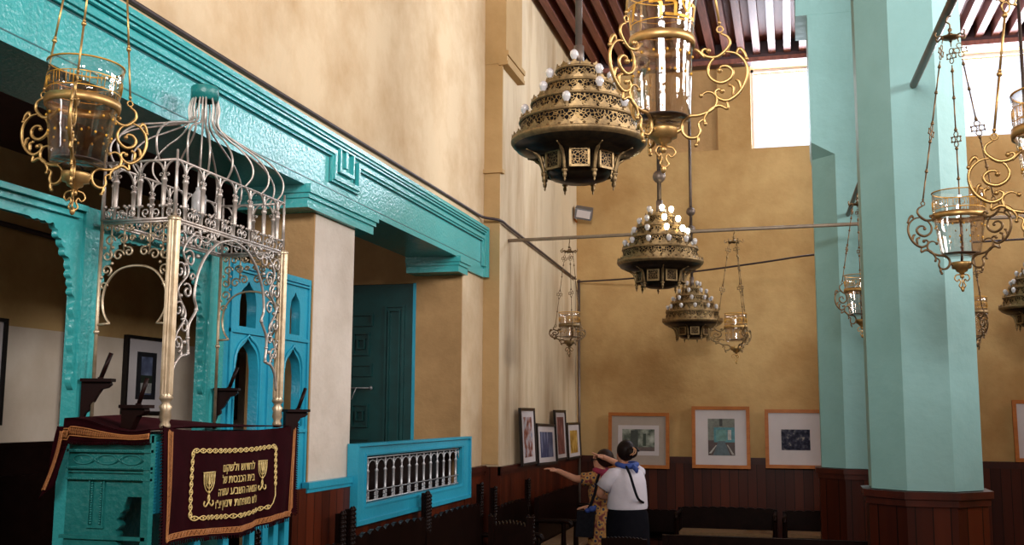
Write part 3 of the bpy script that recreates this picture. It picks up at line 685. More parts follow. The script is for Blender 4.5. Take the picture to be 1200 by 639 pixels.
def chandelier_base():
    o = thing('chandelier', 'x', 'chandelier')
    b = MB()
    b.lathe([(.330, .030), (.362, .020), (.375, .004), (.375, -.006), (.366, -.020), (.33, -.045), (.26, -.066), (.19, -.075)], n=48)
    b.build('rim', M['brass_old'], o)
    b = MB(); b.lathe([(.368, -.012), (.345, -.042), (.29, -.068), (.18, -.085), (.175, -.175), (.15, -.205), (.10, -.222), (.001, -.228)], n=48); b.build('bowl', M['bowl_dark'], o)
    b = MB(); crenel(b, .372, .004, 36, .032); b.build('rim_crest', M['brass_old'], o)
    for i, (r, z, h, n, nb) in enumerate(TIERS):
        nr = TIERS[i+1][0] if i < 3 else .03
        b = MB(); b.lathe([(r, z-.01), (r-.004, z+h)], n=48); t = b.build('pierced_tier', M['pierced'], o)
        b = MB(); b.lathe([(r+.004, z-.012), (r+.010, z-.004), (r+.004, z+.006)], n=48); b.lathe([(r, z+h-.006), (r+.008, z+h), (r+.006, z+h+.008), (nr, z+h+.012)], n=48)
        crenel(b, r+.006, z, n, h*.62); crenel(b, r+.003, z+h, n, .036); b.build('tier_moulding', M['brass_old'], t)
        for j in range(nb):
            a = 2*PI*(j+.5*(i % 2)+.2)/nb; rr = r-.022
            q = bpy.data.objects.new('bulb', me_bulb); COL.objects.link(q); q.parent = o; q.location = (rr*math.cos(a), rr*math.sin(a), z+h+.034)
            s = bpy.data.objects.new('bulb_socket', me_sock); COL.objects.link(s); s.parent = q
    b = MB(); b.lathe([(.03, .40), (.05, .41), (.03, .43), (.001, .435)], n=16)
    crenel(b, .045, .405, 6, .05); b.build('top_cap', M['brass_old'], o)
    # lower drum with framed pierced panels and hanging finials
    for i in range(8):
        a = 2*PI*i/8+.2; ca, sa = math.cos(a), math.sin(a); t = Vector((-sa, ca, 0)); nn = Vector((ca, sa, 0))
        c = nn*.200+Vector((0, 0, -.128))
        b = MB()
        w, hh = .055, .052
        for u0, u1, v0, v1 in ((-w, w, -hh, -hh+.012), (-w, w, hh-.012, hh), (-w, -w+.012, -hh, hh), (w-.012, w, -hh, hh)):
            b.obox(c+t*(u0+u1)/2+Vector((0, 0, (v0+v1)/2)), t*(u1-u0)/2, nn*.007, Vector((0, 0, (v1-v0)/2)))
        f = b.build('panel_frame', M['brass_old'], o)
        b = MB(); b.obox(c-nn*.004, t*(w-.01), nn*.003, Vector((0, 0, hh-.01))); b.build('pierced_panel', M['pierced_small'], f)
        a2 = a+PI/8; ca, sa = math.cos(a2), math.sin(a2)
        b = MB()
        b.tube([(p[0]*ca, p[0]*sa, p[1]) for p in cr([(.31, -.062), (.27, -.075), (.232, -.10), (.215, -.15), (.205, -.19)], 3)], [.004]*4+[.010]*9, 6)
        b.lathe([(.005, 0), (.016, -.006), (.017, -.014), (.008, -.022), (.012, -.030), (.010, -.044), (.004, -.052), (.006, -.058), (.001, -.070)], (.205*ca, .205*sa, -.185), 10)
        b.build('finial', M['brass_old'], o)
    return o
ch0 = chandelier_base()
CH = [((-1.09, 5.62, 3.335), 'big near brass chandelier with few white bulbs, left of the large near glass lamp', 0.0, 1.0, [5.2]),
      ((-1.075, 9.22, 3.165), 'middle brass chandelier with a cluster of lit bulbs', .4, 1.0, [3.93]),
      ((-1.16, 13.3, 3.00), 'smallest looking brass chandelier, low behind the middle one', .8, 1.0, [4.38, 4.15]),
      ((2.58, 12.5, 3.02), 'dark chandelier cut by the right edge of the picture', .2, 1.0, [4.5])]
for i, (loc, label, rz, sc, balls) in enumerate(CH):
    o = ch0 if i == 0 else copy_tree(ch0)
    o.location = loc; o.rotation_euler = (0, 0, rz); tag(o, label, 'chandelier', 'tiered brass chandeliers')
    b = MB(); b.tube([(0, 0, .42), (0, 0, 6.75-loc[2])], .019, 10)
    if i == 0: b.tube([(0, 0, .43), (0, 0, .55)], .028, 10)
    rod = b.build('suspension_rod', M['rod_grey'], o)
    for z in balls[:]:
        if i in (1, 2):
            q = MB(); q.ball((0, 0, z-loc[2]), .058, 16); q.build('rod_ball', M['rod_grey'], rod)
for j, c in enumerate([c for c in kids(ch0) if c.name.startswith('bulb')]):
    if j % 2:
        for g in kids(c): bpy.data.objects.remove(g)
        bpy.data.objects.remove(c)
lit = [c for c in kids(bpy.data.objects['chandelier.001']) if c.name.startswith('bulb')]
def wpos(o, ang): return Matrix.Rotation(ang, 3, 'Z') @ o.location
for c in lit:
    p = wpos(c, .4)
    if .03 < p.x < .24 and p.y < .06 and .20 < p.z < .47: c.data = me_lit; c['label'] = 'lit bulb'

# ------------------------------------------------------------------ carved turquoise screen in the first opening
SX = -3.0
def TY(u, v, w): return (SX+w, u, v)         # (y, z) face, thickness along x
scr = thing('carved_screen', 'turquoise wooden screen of posts, scalloped beams and arched niches filling the wall opening', 'screen', (0, 0, 0))
def scallop(p0, p1, n, d):
    """bumpy edge from p0 to p1, bumps bulging to the left of travel"""
    out = []; dx, dy = p1[0]-p0[0], p1[1]-p0[1]; L = math.hypot(dx, dy); nx, ny = -dy/L, dx/L
    for i in range(n):
        for j in range(5):
            t = (i+j/5)/n; a = math.sin(PI*j/5)*d*(1.0 if i % 2 == 0 else .6); out.append((p0[0]+dx*t+nx*a, p0[1]+dy*t+ny*a))
    out.append(p1); return out
def bay(y0, y1, name='beam'):
    zt = 2.745
    inner = scallop((y0+.004, 1.95), (y0+.02, 2.33), 5, -.018)+scallop((y0+.03, 2.35), (y0+.07, 2.50), 4, -.016)+scallop((y0+.085, 2.515), (y0+.16, 2.62), 3, -.016)+[(y0+.18, 2.625), (y0+.19, 2.645)]+scallop((y0+.20, 2.645), (y0+.34, 2.648), 3, -.008)
    mir = [(y1-(p[0]-y0), p[1]) for p in reversed(inner)]
    outer = [(y0-.001, zt), (y0-.001, 1.95)]+inner+mir+[(y1+.001, 1.95), (y1+.001, zt)]
    return fill2d(name, outer, [], .03, TY, M['turq'], scr)
bay(2.60, 3.985); bay(4.085, 5.04)
b = MB(); b.box(SX-.045, SX+.03, 3.985, 4.085, 0, 2.75); b.build('post', M['turq'], scr)
b = MB(); b.box(SX-.045, SX+.03, 5.04, 5.20, 0, 2.75); b.build('post', M['turq'], scr)
b = MB(); b.box(SX-.06, SX+.06, 2.45, 2.60, 0, 2.75); b.build('post', M['turq'], scr)
b = MB(); b.box(SX+.025, SX+.04, 2.6, 3.985, 2.725, 2.75); b.box(SX+.025, SX+.035, 2.6, 3.955, 2.69, 2.70); b.box(SX+.025, SX+.04, 4.09, 5.02, 2.725, 2.75); b.build('beam_moulding', M['turq'], scr)
def niche(y0, y1, z0, zs, zt, lobes=True):
    """arched hole: jambs to zs then pointed arch to zt with small cusps"""
    c = (y0+y1)/2; w = (y1-y0)/2; L = []
    n = 12
    for i in range(n+1):
        t = i/n; a = PI*(1-t); r = 1-.07*abs(math.sin(t*PI*5)) if lobes else 1
        yy = c+w*math.cos(a)*r; zz = zs+(zt-zs)*(math.sin(a)**.8 if math.sin(a) > 0 else 0)*r
        if i == n//2: zz = zt+.02
        L.append((yy, zz))
    return [(y1, z0), (y0, z0)]+L
holes = [niche(5.335, 5.60, .9, 2.10, 2.25), niche(5.36, 5.55, 2.335, 2.47, 2.575), niche(5.93, 6.15, 1.775, 2.08, 2.225), niche(5.98, 6.12, 2.335, 2.48, 2.58), niche(5.93, 6.15, 1.42, 1.60, 1.70, False), niche(5.93, 6.15, .6, 1.25, 1.36, False)]
fill2d('niche_panel', [(5.20, 0), (6.27, 0), (6.27, 2.70), (5.20, 2.70)], holes, .06, TY, M['turq_blue'], scr)
b = MB()
for y0, y1, z0, zs, zt in ((5.335, 5.60, .9, 2.10, 2.25), (5.93, 6.15, 1.775, 2.08, 2.225)):
    pts = niche(y0-.02, y1+.02, z0, zs, zt+.02, False)[2:]
    pts = [(SX+.034, p[0], p[1]) for p in pts]
    b.tube([(SX+.034, y0-.02, z0)]+pts+[(SX+.034, y1+.02, z0)], .008, 6)
for y0, y1, z0, z1 in ((5.25, 5.72, 2.295, 2.315), (5.80, 6.24, 2.295, 2.315), (5.25, 6.24, 2.66, 2.68), (5.25, 6.24, 1.735, 1.755), (5.25, 5.72, 2.64, 2.65), (5.80, 6.24, 2.64, 2.65)): b.box(SX+.03, SX+.045, y0, y1, z0, z1)
for y0 in (5.25, 5.70, 5.80, 6.22): b.box(SX+.03, SX+.042, y0, y0+.02, .2, 2.66)
b.build('panel_moulding', M['turq_blue'], scr)

# ------------------------------------------------------------------ reading platform (box), cloths
PX0, PX1, PY0, PY1, PZ = -2.965, -2.56, 3.93, 5.22, 1.765
pul = thing('reading_platform', 'turquoise wooden reading platform with beaded panels under a velvet cover', 'platform', ((PX0+PX1)/2, PY0, 0))
pl = Vector(pul.location)
def rel(v): return tuple(Vector(v)-pl)
def TXs(u, v, w): return rel((u, PY0+.02+w, v))
notch = [(PX1-.03, .2), (PX1-.03, 1.51), (-2.655, 1.51), (-2.665, 1.48)]+scallop((-2.672, 1.47), (-2.70, 1.42), 2, .008)+scallop((-2.705, 1.415), (-2.71, 1.25), 4, .022)+[(-2.72, .2)]
fill2d('side_panel', [(PX0, 0), (PX1, 0), (PX1, PZ), (PX0+.02, PZ)], [notch], .04, TXs, M['turq_dull'], pul)
b = MB()
def bbox(b, x0, x1, y0, y1, z0, z1): 
    a = rel((x0, y0, z0)); c = rel((x1, y1, z1)); b.box(a[0], c[0], a[1], c[1], a[2], c[2])
for z0, z1, p in ((1.73, 1.765, .03), (1.690, 1.702, .018), (1.62, 1.632, .016), (1.606, 1.612, .010), (1.575, 1.585, .014)): bbox(b, PX0+.02, PX1+.012, PY0-p, PY0+.005, z0, z1)
bbox(b, -2.838, -2.830, PY0-.008, PY0+.005, 1.39, 1.575); bbox(b, -2.770, -2.762, PY0-.008, PY0+.005, 1.39, 1.575); bbox(b, PX1-.02, PX1+.012, PY0-.012, PY0+.02, 0, 1.76); bbox(b, -2.84, -2.76, PY0-.008, PY0+.004, 1.38, 1.39)
bbox(b, PX0, PX1, PY0-.012, PY0+.005, 1.335, 1.35)
b.build('moulding', M['turq_dull'], pul)
for z in (1.696, 1.626, 1.580):
    b = MB(); b.tube([rel((PX0+.03, PY0-.012, z)), rel((PX1-.02, PY0-.012, z))], .003, 5)
    for i in range(40): b.ball(rel((PX0+.03+i*.0090, PY0-.017, z)), .0050, 6, .9, 4)
    b.build('bead_row', M['turq_dull'], pul)
for xx in (-2.822, -2.778):
    b = MB(); b.tube([rel((xx, PY0-.004, 1.40)), rel((xx, PY0-.004, 1.57))], .003, 5)
    for i in range(18): b.ball(rel((xx, PY0-.006, 1.40+i*.0096)), .0055, 6, .9, 4)
    b.build('bead_row', M['turq_dull'], pul)
b = MB()
for i in range(3):
    x0 = PX0+.045+i*.115
    loop = cr([(x0, 1.660), (x0+.02, 1.677), (x0+.07, 1.677), (x0+.09, 1.660), (x0+.07, 1.643), (x0+.02, 1.643)], 3, True)
    b.tube([rel((p[0], PY0-.002, p[1])) for p in loop], .004, 5, closed=True)
    x1 = x0+.102
    for s in (-1, 1): b.tube([rel((x1-.018, PY0-.002, 1.66-s*.014)), rel((x1+.018, PY0-.002, 1.66+s*.014))], .004, 5)
b.build('frieze_interlace', M['turq_dull'], pul)
b = MB(); bbox(b, PX0+.03, PX1, PY0+.04, PY1, PZ-.03, PZ); bbox(b, PX0, PX0+.03, PY0+.04, PY1, 0, PZ)
b.build('top_board', M['turq_dull'], pul)
b = MB(); bbox(b, PX1-.03, PX1, PY0+.04, PY1, 1.44, PZ-.03); bbox(b, PX1-.04, PX1, PY1-.05, PY1, 0, 1.44); bbox(b, PX1-.03, PX1, PY0+.04, PY1, .9, 1.0)
for yy in (4.30, 4.55, 4.80, 5.05): bbox(b, PX1-.03, PX1, yy, yy+.05, 1.0, 1.44)
b.build('front_panel', M['turq_blue'], pul)
# velvet front cloth
CXV = PX1+.026
def cloth_front():
    t = thing('velvet_cloth', 'dark maroon velvet hanging with gold Hebrew embroidery and two candelabra', 'cloth', (CXV, PY0, PZ))
    y0, y1 = .05, 1.31
    def zt(u): return .035-.03*math.sin(u*PI)**.5 if 0 <= u <= 1 else .045
    def zb(u): return -.462+.012*math.sin(u*9)+(.03 if u > .97 else 0)
    def wav(u, v): return .010*math.sin(u*23+v*2)*(.3+v)+.006*math.sin(u*51+1)*(v)
    NU, NV = 72, 22; vs = []; fs = []
    for k in range(2):
        for j in range(NV+1):
            for i in range(NU+1):
                u, v = i/NU, j/NV
                vs.append((wav(u, v)-k*.006, y0+(y1-y0)*u, zt(u)+(zb(u)-zt(u))*v))
    W1 = NU+1; O = W1*(NV+1)
    for j in range(NV):
        for i in range(NU):
            a = j*W1+i; fs.append((a, a+W1, a+W1+1, a+1)); fs.append((O+a, O+a+1, O+a+W1+1, O+a+W1))
    b = MB(); b.add(vs, fs, True)
    for i in range(90):                                   # fringe
        u = i/89; p = (wav(u, 1)-.002, y0+(y1-y0)*u, zb(u)); b.tube([p, (p[0]+.002, p[1]+random.uniform(-.004, .004), p[2]-.016)], .0025, 4)
    for i in range(40):
        v = i/39
        for u, s in ((0, -1), (1, 1)):
            p = (wav(u, v)-.002, y0+(y1-y0)*u, zt(u)+(zb(u)-zt(u))*v); b.tube([p, (p[0], p[1]+s*.018, p[2]-.006)], .003, 4)
    b.build('velvet', M['velvet'], t)
    def P(u, v, off=.003): return (wav(u, v)+off, y0+(y1-y0)*u, zt(u)+(zb(u)-zt(u))*v)
    b = MB()
    def zig(pa, pb, n, amp, vert):
        for k in (-1, 0, 1):
            pts = []
            for i in range(n*2+1):
                t = i/(2*n); s = (1 if i % 2 else -1)*amp*.75
                u = pa[0]+(pb[0]-pa[0])*t; v = pa[1]+(pb[1]-pa[1])*t
                if vert: u += s+k*amp*.0
                else: v += s
                if vert: pts.append(P(u, v+k*.012))
                else: pts.append(P(u+k*.005, v))
            b.tube(pts, .0020, 4)
        for s in (-1, 1):
            e = amp*.95*s
            m = 40; pts = [P(pa[0]+(pb[0]-pa[0])*i/m+(e if vert else 0), pa[1]+(pb[1]-pa[1])*i/m+(0 if vert else e)) for i in range(m+1)]
            b.tube(pts, .0022, 4)
    zig((.035, .03), (.035, .95), 22, .013, True); zig((.965, .03), (.965, .95), 22, .010, True); zig((.035, .95), (.965, .95), 48, .026, False)
    b.build('braid_border', M['copper_thread'], t)
    b = MB()
    def vine(pa, pb, n):
        pts = []; m = n*6
        for ph in (0, PI):
            pts = []
            for i in range(m+1):
                s = i/m; a = math.sin(s*n*2*PI/2+ph)
                u = pa[0]+(pb[0]-pa[0])*s; v = pa[1]+(pb[1]-pa[1])*s
                if abs(pb[0]-pa[0]) > abs(pb[1]-pa[1]): v += a*.020
                else: u += a*.008
                pts.append(P(u, v, .004))
            b.tube(pts, .0032, 5)
        for i in range(n):
            s = (i+.5)/n; b.ball(P(pa[0]+(pb[0]-pa[0])*s, pa[1]+(pb[1]-pa[1])*s, .004), .0055, 6)
    vine((.19, .19), (.80, .19), 16); vine((.19, .82), (.76, .82), 15); vine((.19, .19), (.19, .82), 9); vine((.80, .19), (.80, .62), 7)
    b.tube([P(.80, .62), P(.80, .72), P(.78, .79), P(.76, .82)], .003, 5)
    b.build('vine_border', M['gold_thread'], t)
    b = MB()
    def menorah(uc, vt, s):
        c = P(uc, vt, .004); yc, zc = c[1], c[2]; X0 = c[0]+.002
        for k in range(4):
            w = .012*k*s*1.25
            if k == 0: b.tube([(X0, yc, zc), (X0, yc, zc-.10*s)], .0030, 5)
            else:
                for sg in (-1, 1): b.tube([(X0, yc+sg*w, zc)]+[(X0, yc+sg*w*math.cos(a*PI/12), zc-.02*s-(.014+.017*k)*s*math.sin(a*PI/12)) for a in range(7)], .0026, 5)
        b.tube([(X0, yc-.05*s, zc+.003), (X0, yc+.05*s, zc+.003)], .0028, 5)
        b.ball((X0, yc, zc-.085*s), .007*s)
        for sg in (-1, 1): b.tube([(X0, yc+sg*q[0]*s, zc+q[1]*s) for q in cr([(0, -.095), (-.006, -.115), (.010, -.135), (.028, -.145), (.040, -.135), (.034, -.122)], 3)], .0040, 5)
    menorah(.285, .40, 1.0); menorah(.70, .33, .95)
    b.build('embroidered_candelabra', M['gold_thread'], t)
    b = MB()
    lines = ['\u05dc\u05d7\u05d3\u05d5\u05e9 \u05d5\u05dc\u05e9\u05e7\u05d5\u05dd', '\u05d1\u05d9\u05ea \u05d4\u05db\u05e0\u05e1\u05ea \u05e9\u05dc', '\u05d4\u05de\u05d0\u05d4 \u05d4\u05e9\u05d1\u05e2 \u05e2\u05e9\u05e8\u05d4', '\u05e2"\u05e9 \u05de\u05e9\u05e4\u05d7\u05ea \u05d3\u05e0\u05d0\u05df \u05d9\u05e6"\u05d5']
    for i, (ln, wd) in enumerate(zip(lines, (.285, .285, .36, .40))):
        vs, fs = text_mesh(ln[::-1], .052, .0012, off=.0002)
        xs = [v[0] for v in vs]; s = wd/(max(xs)-min(xs)); mid = (max(xs)+min(xs))/2
        uc = .505; vv = .385+i*.112
        out = []
        for v in vs:
            u = uc+((v[0]-mid)*s)/(y1-y0); z = v[1]; p = P(u, vv, .0045+v[2]); out.append((p[0], p[1], P(uc, vv)[2]+z))
        b.add(out, fs)
    b.build('embroidered_lettering', M['gold_thread'], t)
    return t
cloth_front()
# velvet cover over the top and the left corner
t = thing('velvet_cover', 'maroon velvet cover with zigzag gold braid draped over the top of the turquoise platform', 'cloth', (PX0, PY0, PZ))
b = MB(); NU, NV = 30, 6; vs = []; fs = []
def cover(u, v):
    x = .015+u*.41; drop = (.030+.040*(1-u)+.010*math.sin(u*7))
    if u < .08: drop += .02
    z = .045+.020*math.sin(u*5+1)-.02*u - drop*v*1.25
    y = -.040-.006*math.sin(u*17)*v-.008*v
    return (x, y, z)
for j in range(NV+1):
    for i in range(NU+1): vs.append(cover(i/NU, j/NV))
for i in range(NU+1): p = cover(i/NU, 0); vs.append((p[0], .30, p[2]+.01)); 
for i in range(NU+1): p = cover(i/NU, 0); vs.append((p[0], 1.25, .02))
for j in range(NV):
    for i in range(NU): a = j*(NU+1)+i; fs.append((a, a+NU+1, a+NU+2, a+1))
o1 = (NU+1)*(NV+1); 
for i in range(NU): fs.append((i+1, i, o1+i, o1+i+1)); fs.append((o1+i+1, o1+i, o1+NU+1+i, o1+NU+2+i))
b.add(vs, fs, True)
# corner flap hanging down at the left
NF = 14; vs = []; fs = []
for j in range(NF+1):
    v = j/NF
    for i in range(5):
        u = i/4; vs.append((-.012+u*.065-.05*v*v-.015*v, -.046-.01*math.sin(u*5+v*6)-.01*v, .03-.30*v+.05*u*v))
for j in range(NF):
    for i in range(4): a = j*5+i; fs.append((a, a+5, a+6, a+1))
b.add(vs, fs, True)
for i in range(50):
    u = i/49; p = cover(u, 1); b.tube([p, (p[0], p[1], p[2]-.014)], .003, 4)
o = b.build('velvet', M['velvet'], t)
md = o.modifiers.new('thick', 'SOLIDIFY'); md.thickness = .005; md.offset = -1
b = MB()
for s in (0, 1):
    pts = []
    for i in range(61):
        u = i/60; p = cover(u, .42+(.28 if (i+s) % 2 else 0)); pts.append((p[0], p[1]-.004, p[2]))
    b.tube(pts, .0026, 4)
for v in (.36, .76): b.tube([(cover(i/40, v)[0], cover(i/40, v)[1]-.004, cover(i/40, v)[2]) for i in range(41)], .0026, 4)
pts = []
for s in (0, 1):
    pts = [(.020-.062*(i/40)**1.6+(.010 if (i+s) % 2 else -.006), -.062-.01*(i/40), .01-.27*(i/40)+.03*(i/40)) for i in range(41)]
    b.tube(pts, .0028, 4)
b.build('braid_border', M['copper_thread'], t)

# ------------------------------------------------------------------ wrought iron canopy over the platform
CX0, CX1, CY0, CY1 = -2.92, -2.562, 4.03, 5.05
can = thing('iron_canopy', 'silvery wrought iron canopy with scrollwork arches, gallery and ribbed dome above the platform', 'canopy', ((CX0+CX1)/2, (CY0+CY1)/2, PZ))
co = Vector(can.location)
def R(p): return tuple(Vector(p)-co)
zr0, zr1 = 2.69, 2.95
def thick_post(x, y):
    b = MB(); c = R((x, y, 0))
    b.lathe([(.001, 1.78), (.018, 1.78), (.024, 1.80), (.017, 1.815), (.026, 1.835), (.022, 1.86), (.028, 1.88), (.016, 1.895), (.027, 1.91), (.030, 1.915), (.024, 1.93), (.024, 1.935)], (c[0], c[1], c[2]), 14)
    n = 24; vs = []; fs = []
    for z in (1.93, 2.685):
        for j in range(n):
            a = 2*PI*j/n; r = .027 if j % 2 else .0215; vs.append((c[0]+r*math.cos(a), c[1]+r*math.sin(a), c[2]+z))
    fs = [(j, (j+1) % n, n+(j+1) % n, n+j) for j in range(n)]+[tuple(range(n, 2*n))]
    b.add(vs, fs, False); b.lathe([(.028, 2.68), (.030, 2.69), (.020, 2.70), (.001, 2.701)], c, 12)
    b.build('post', M['iron_gilt'], can)
thick_post(CX1, CY0); thick_post(CX1, CY1)
for (x, y) in ((CX0, CY0), (CX0, CY1)):
    b = MB(); b.tube([R((x, y, 1.77)), R((x, y, 2.72))], .008, 8); b.ball(R((x, y, 2.2)), .013); b.build('post', M['iron_gilt'], can)
# gallery
faces = {'front': lambda u, z: R((CX1, CY0+u, z)), 'back': lambda u, z: R((CX0, CY0+u, z)), 'near': lambda u, z: R((CX1-u, CY0, z)), 'far': lambda u, z: R((CX1-u, CY1, z))}
lens = {'front': CY1-CY0, 'back': CY1-CY0, 'near': CX1-CX0, 'far': CX1-CX0}
bm_ = MB(); bm_.lathe([(.0045, 0), (.006, .05), (.013, .055), (.010, .065), (.011, .165), (.015, .17), (.013, .18), (.008, .19), (.0045, .20), (.0045, .26)], n=8)
me_bl = bm_.mesh('baluster', M['iron'])
rails = MB(); hoops = MB(); scr_b = MB()
for f, fn in faces.items():
    L = lens[f]; n = 7 if L > .6 else 3; sp = L/n
    for z, r in ((zr0, .008), (zr0-.012, .006), (zr1, .007)): rails.tube([fn(0, z), fn(L, z)], r, 6)
    for i in range(n):
        p = fn(sp*(i+.5), zr0); o = bpy.data.objects.new('baluster', me_bl); COL.objects.link(o); o.parent = can; o.location = p
    for i in range(n+1):
        c = sp*i; hw = sp/2-.004
        pts = [(max(0, min(L, c+hw*math.cos(a*PI/10))), zr0+.205+.055*math.sin(a*PI/10)) for a in range(11)]
        hoops.tube([fn(*p) for p in pts], .0055, 5)
        for s in (-1, 1):
            if 0 <= c+s*.04 <= L: hoops.tube([fn(c+s*(hw-.003)+q[0]*-s, zr0+.195+q[1]) for q in spiral(.010, 0, .010, .003, PI, -.9, 7)], .0035, 4)
        scr_b = MB()
        for s in (-1, 1):                         # scrolls with knobs at the gallery foot
            if 0 <= c+s*.045 <= L:
                sq = [fn(c+s*(.024+q[0]), zr0+.030+q[1]) for q in spiral(0, 0, .020, .006, -PI/2, 1.1, 10)]
                scr_b.tube(sq, .0042, 5)
                scr_b.ball(fn(c+s*.012, zr0+.062), .008, 6); scr_b.ball(fn(c+s*.044, zr0+.058), .007, 6)
        scr_b.tube([fn(c, zr0), fn(c, zr0+.05)], .004, 5); scr_b.ball(fn(c, zr0+.055), .009, 7); scr_b.build('gallery_scroll', M['iron'], can)
for (x, y) in ((CX1, CY0), (CX1, CY1), (CX0, CY0), (CX0, CY1)): rails.tube([R((x, y, zr0)), R((x, y, zr1+.045))], [.010, .005], 8)
rails.build('gallery_rail', M['iron'], can); hoops.build('gallery_hoops', M['iron'], can)
# arches with scroll fillings
def arch_face(fn, L, big, mname):
    b = MB(); r = .0058
    if big:
        h_ = [(.02, 1.97), (.045, 2.05), (.09, 2.095), (.15, 2.112), (.145, 2.17), (.15, 2.24), (.205, 2.31), (.185, 2.36), (.19, 2.42), (.215, 2.49), (.275, 2.57), (.37, 2.635), (.47, 2.664)]; a = h_+[(L/2, 2.668)]+[(L-p[0], p[1]) for p in reversed(h_)]
        pl_ = [(.02, 1.95), (.07, 2.0), (.165, 2.02)]; pr = [(L-.02, 1.95), (L-.07, 2.0), (L-.165, 2.02)]
        b.tube([fn(*p) for p in cr(a, 5)], r*1.25, 6); pass
        S_ = []
        for s, X in ((1, lambda u: u), (-1, lambda u: L-u)):
            for (u, z, rr, a0, tn) in ((.065, 2.15, .040, -1.2, 1.25), (.11, 2.23, .034, 2.2, -1.2), (.06, 2.30, .042, -.8, 1.3), (.125, 2.385, .036, 2.4, -1.2), (.06, 2.47, .045, -.8, 1.3), (.135, 2.53, .042, 2.6, -1.2),
                                       (.06, 2.61, .038, -.4, 1.2), (.19, 2.62, .044, 2.9, -1.25), (.125, 2.655, .026, 0, 1.1), (.285, 2.655, .028, 2.6, -1.2), (.36, 2.672, .017, 0, 1.1), (.16, 2.45, .02, 0, 1.0), (.03, 2.20, .024, 1.5, 1.1), (.03, 2.39, .024, 1.5, 1.1), (.03, 2.55, .022, 1.5, 1.1)):
                S_.append([(X(q[0]), q[1]) for q in spiral(u, z, rr, rr*.25, a0, tn, 16)])
            S_.append([(X(p[0]), p[1]) for p in cr([(.04, 2.06), (.10, 2.11), (.05, 2.18), (.12, 2.28), (.05, 2.38), (.13, 2.47), (.08, 2.56), (.16, 2.64), (.26, 2.62), (.33, 2.675)], 5)])
            for (u, z) in ((.15, 2.112), (.205, 2.31), (.145, 2.18), (.12, 2.16), (.075, 2.36), (.13, 2.60), (.10, 2.50), (.20, 2.55), (.24, 2.67), (.045, 2.67)): b.ball(fn(X(u), z), .010, 7)
        for p in S_: b.tube([fn(*q) for q in p], .0056, 5)
        b.tube([fn(.03, 2.645), fn(L-.03, 2.645)], .003, 4)
    else:
        cx = L/2; c = [(cx+q[0], q[1]) for q in []]
        rad = L/2-.035; zc = 2.335
        hh = [(.008, 2.232), (.062, 2.236), (.040, 2.265), (.026, 2.30), (.022, 2.345), (.034, 2.40), (.068, 2.45), (.115, 2.478)]
        pts = hh[2:]; b.tube([fn(*p) for p in cr([(.062, 2.236)]+pts+[(cx, 2.487)]+[(L-p[0], p[1]) for p in reversed(pts)]+[(L-.062, 2.236)], 4)], r, 6)
        for X in (lambda u: u, lambda u: L-u): b.tube([fn(X(.004), 2.232), fn(X(.064), 2.236)], r, 6)
        for s, X in ((1, lambda u: u), (-1, lambda u: L-u)):
            for (u, z, rr, a0, tn) in ((.035, 2.47, .026, -1.2, 1.2), (.035, 2.535, .026, 1.2, -1.2), (.09, 2.535, .028, 0, 1.2), (.14, 2.55, .022, 2.0, -1.2), (.045, 2.60, .026, 0, 1.2), (.11, 2.605, .026, 3, -1.2), (.155, 2.61, .014, 0, 1.2), (.025, 2.40, .018, 0, 1.1), (.08, 2.655, .022, 0, 1.2), (.14, 2.66, .02, 0, -1.2), (.03, 2.66, .018, 0, 1.2)):
                b.tube([fn(X(q[0]), q[1]) for q in spiral(u, z, rr, rr*.25, a0, tn, 14)], .0050, 5)
            for (u, z) in ((.06, 2.50), (.12, 2.575), (.02, 2.57), (.06, 2.57), (.01, 2.44)): b.ball(fn(X(u), z), .008, 6)
            b.tube([fn(X(.05), 2.52), fn(X(.05), 2.69)], .0045, 5)
            b.tube([fn(X(.115), 2.55), fn(X(.115), 2.69)], .0045, 5)
    b.build('arch_scrollwork', M[mname], can)
arch_face(faces['front'], lens['front'], True, 'iron'); arch_face(faces['near'], lens['near'], False, 'iron_gilt')
arch_face(faces['far'], lens['far'], False, 'iron_gilt')
# dome ribs and cap
capc = Vector(((CX0+CX1)/2-.01, (CY0+CY1)/2+.0, 3.39))
pts0 = []
nl, ns = 6, 2
for i in range(nl): pts0.append((CX1, CY0+(CY1-CY0)*(i+.5)/nl)); pts0.append((CX0, CY0+(CY1-CY0)*(i+.5)/nl))
for i in range(ns): pts0.append((CX0+(CX1-CX0)*(i+.5)/ns, CY0)); pts0.append((CX0+(CX1-CX0)*(i+.5)/ns, CY1))
for i, (x, y) in enumerate(pts0):
    d = Vector((x-capc.x, y-capc.y, 0)); L = d.length; dn = d.normalized(); e = Vector((x, y, zr1))
    top = capc+dn*.058
    out = .05
    c = [e, e+dn*out*.7+Vector((0, 0, .05)), e+dn*out*.6+Vector((0, 0, .115)), e-dn*L*.12+Vector((0, 0, .185)), e-dn*L*.42+Vector((0, 0, .235)), Vector((top.x, top.y, zr1+.30))+dn*.06*L, Vector((top.x, top.y, zr1+.38))+dn*.015, top]
    b = MB(); b.tube([R(p) for p in cr([tuple(v) for v in c], 5)], .0050, 6); b.build('dome_rib', M['iron'], can)
b = MB(); c = R(capc); b.lathe([(.045, -.02), (.066, -.016), (.068, .045), (.062, .052), (.001, .056)], c, 28); b.lathe([(.045, -.02), (.045, .02), (.001, .02)], c, 20); b.build('dome_cap', M['turq_dull'], can)
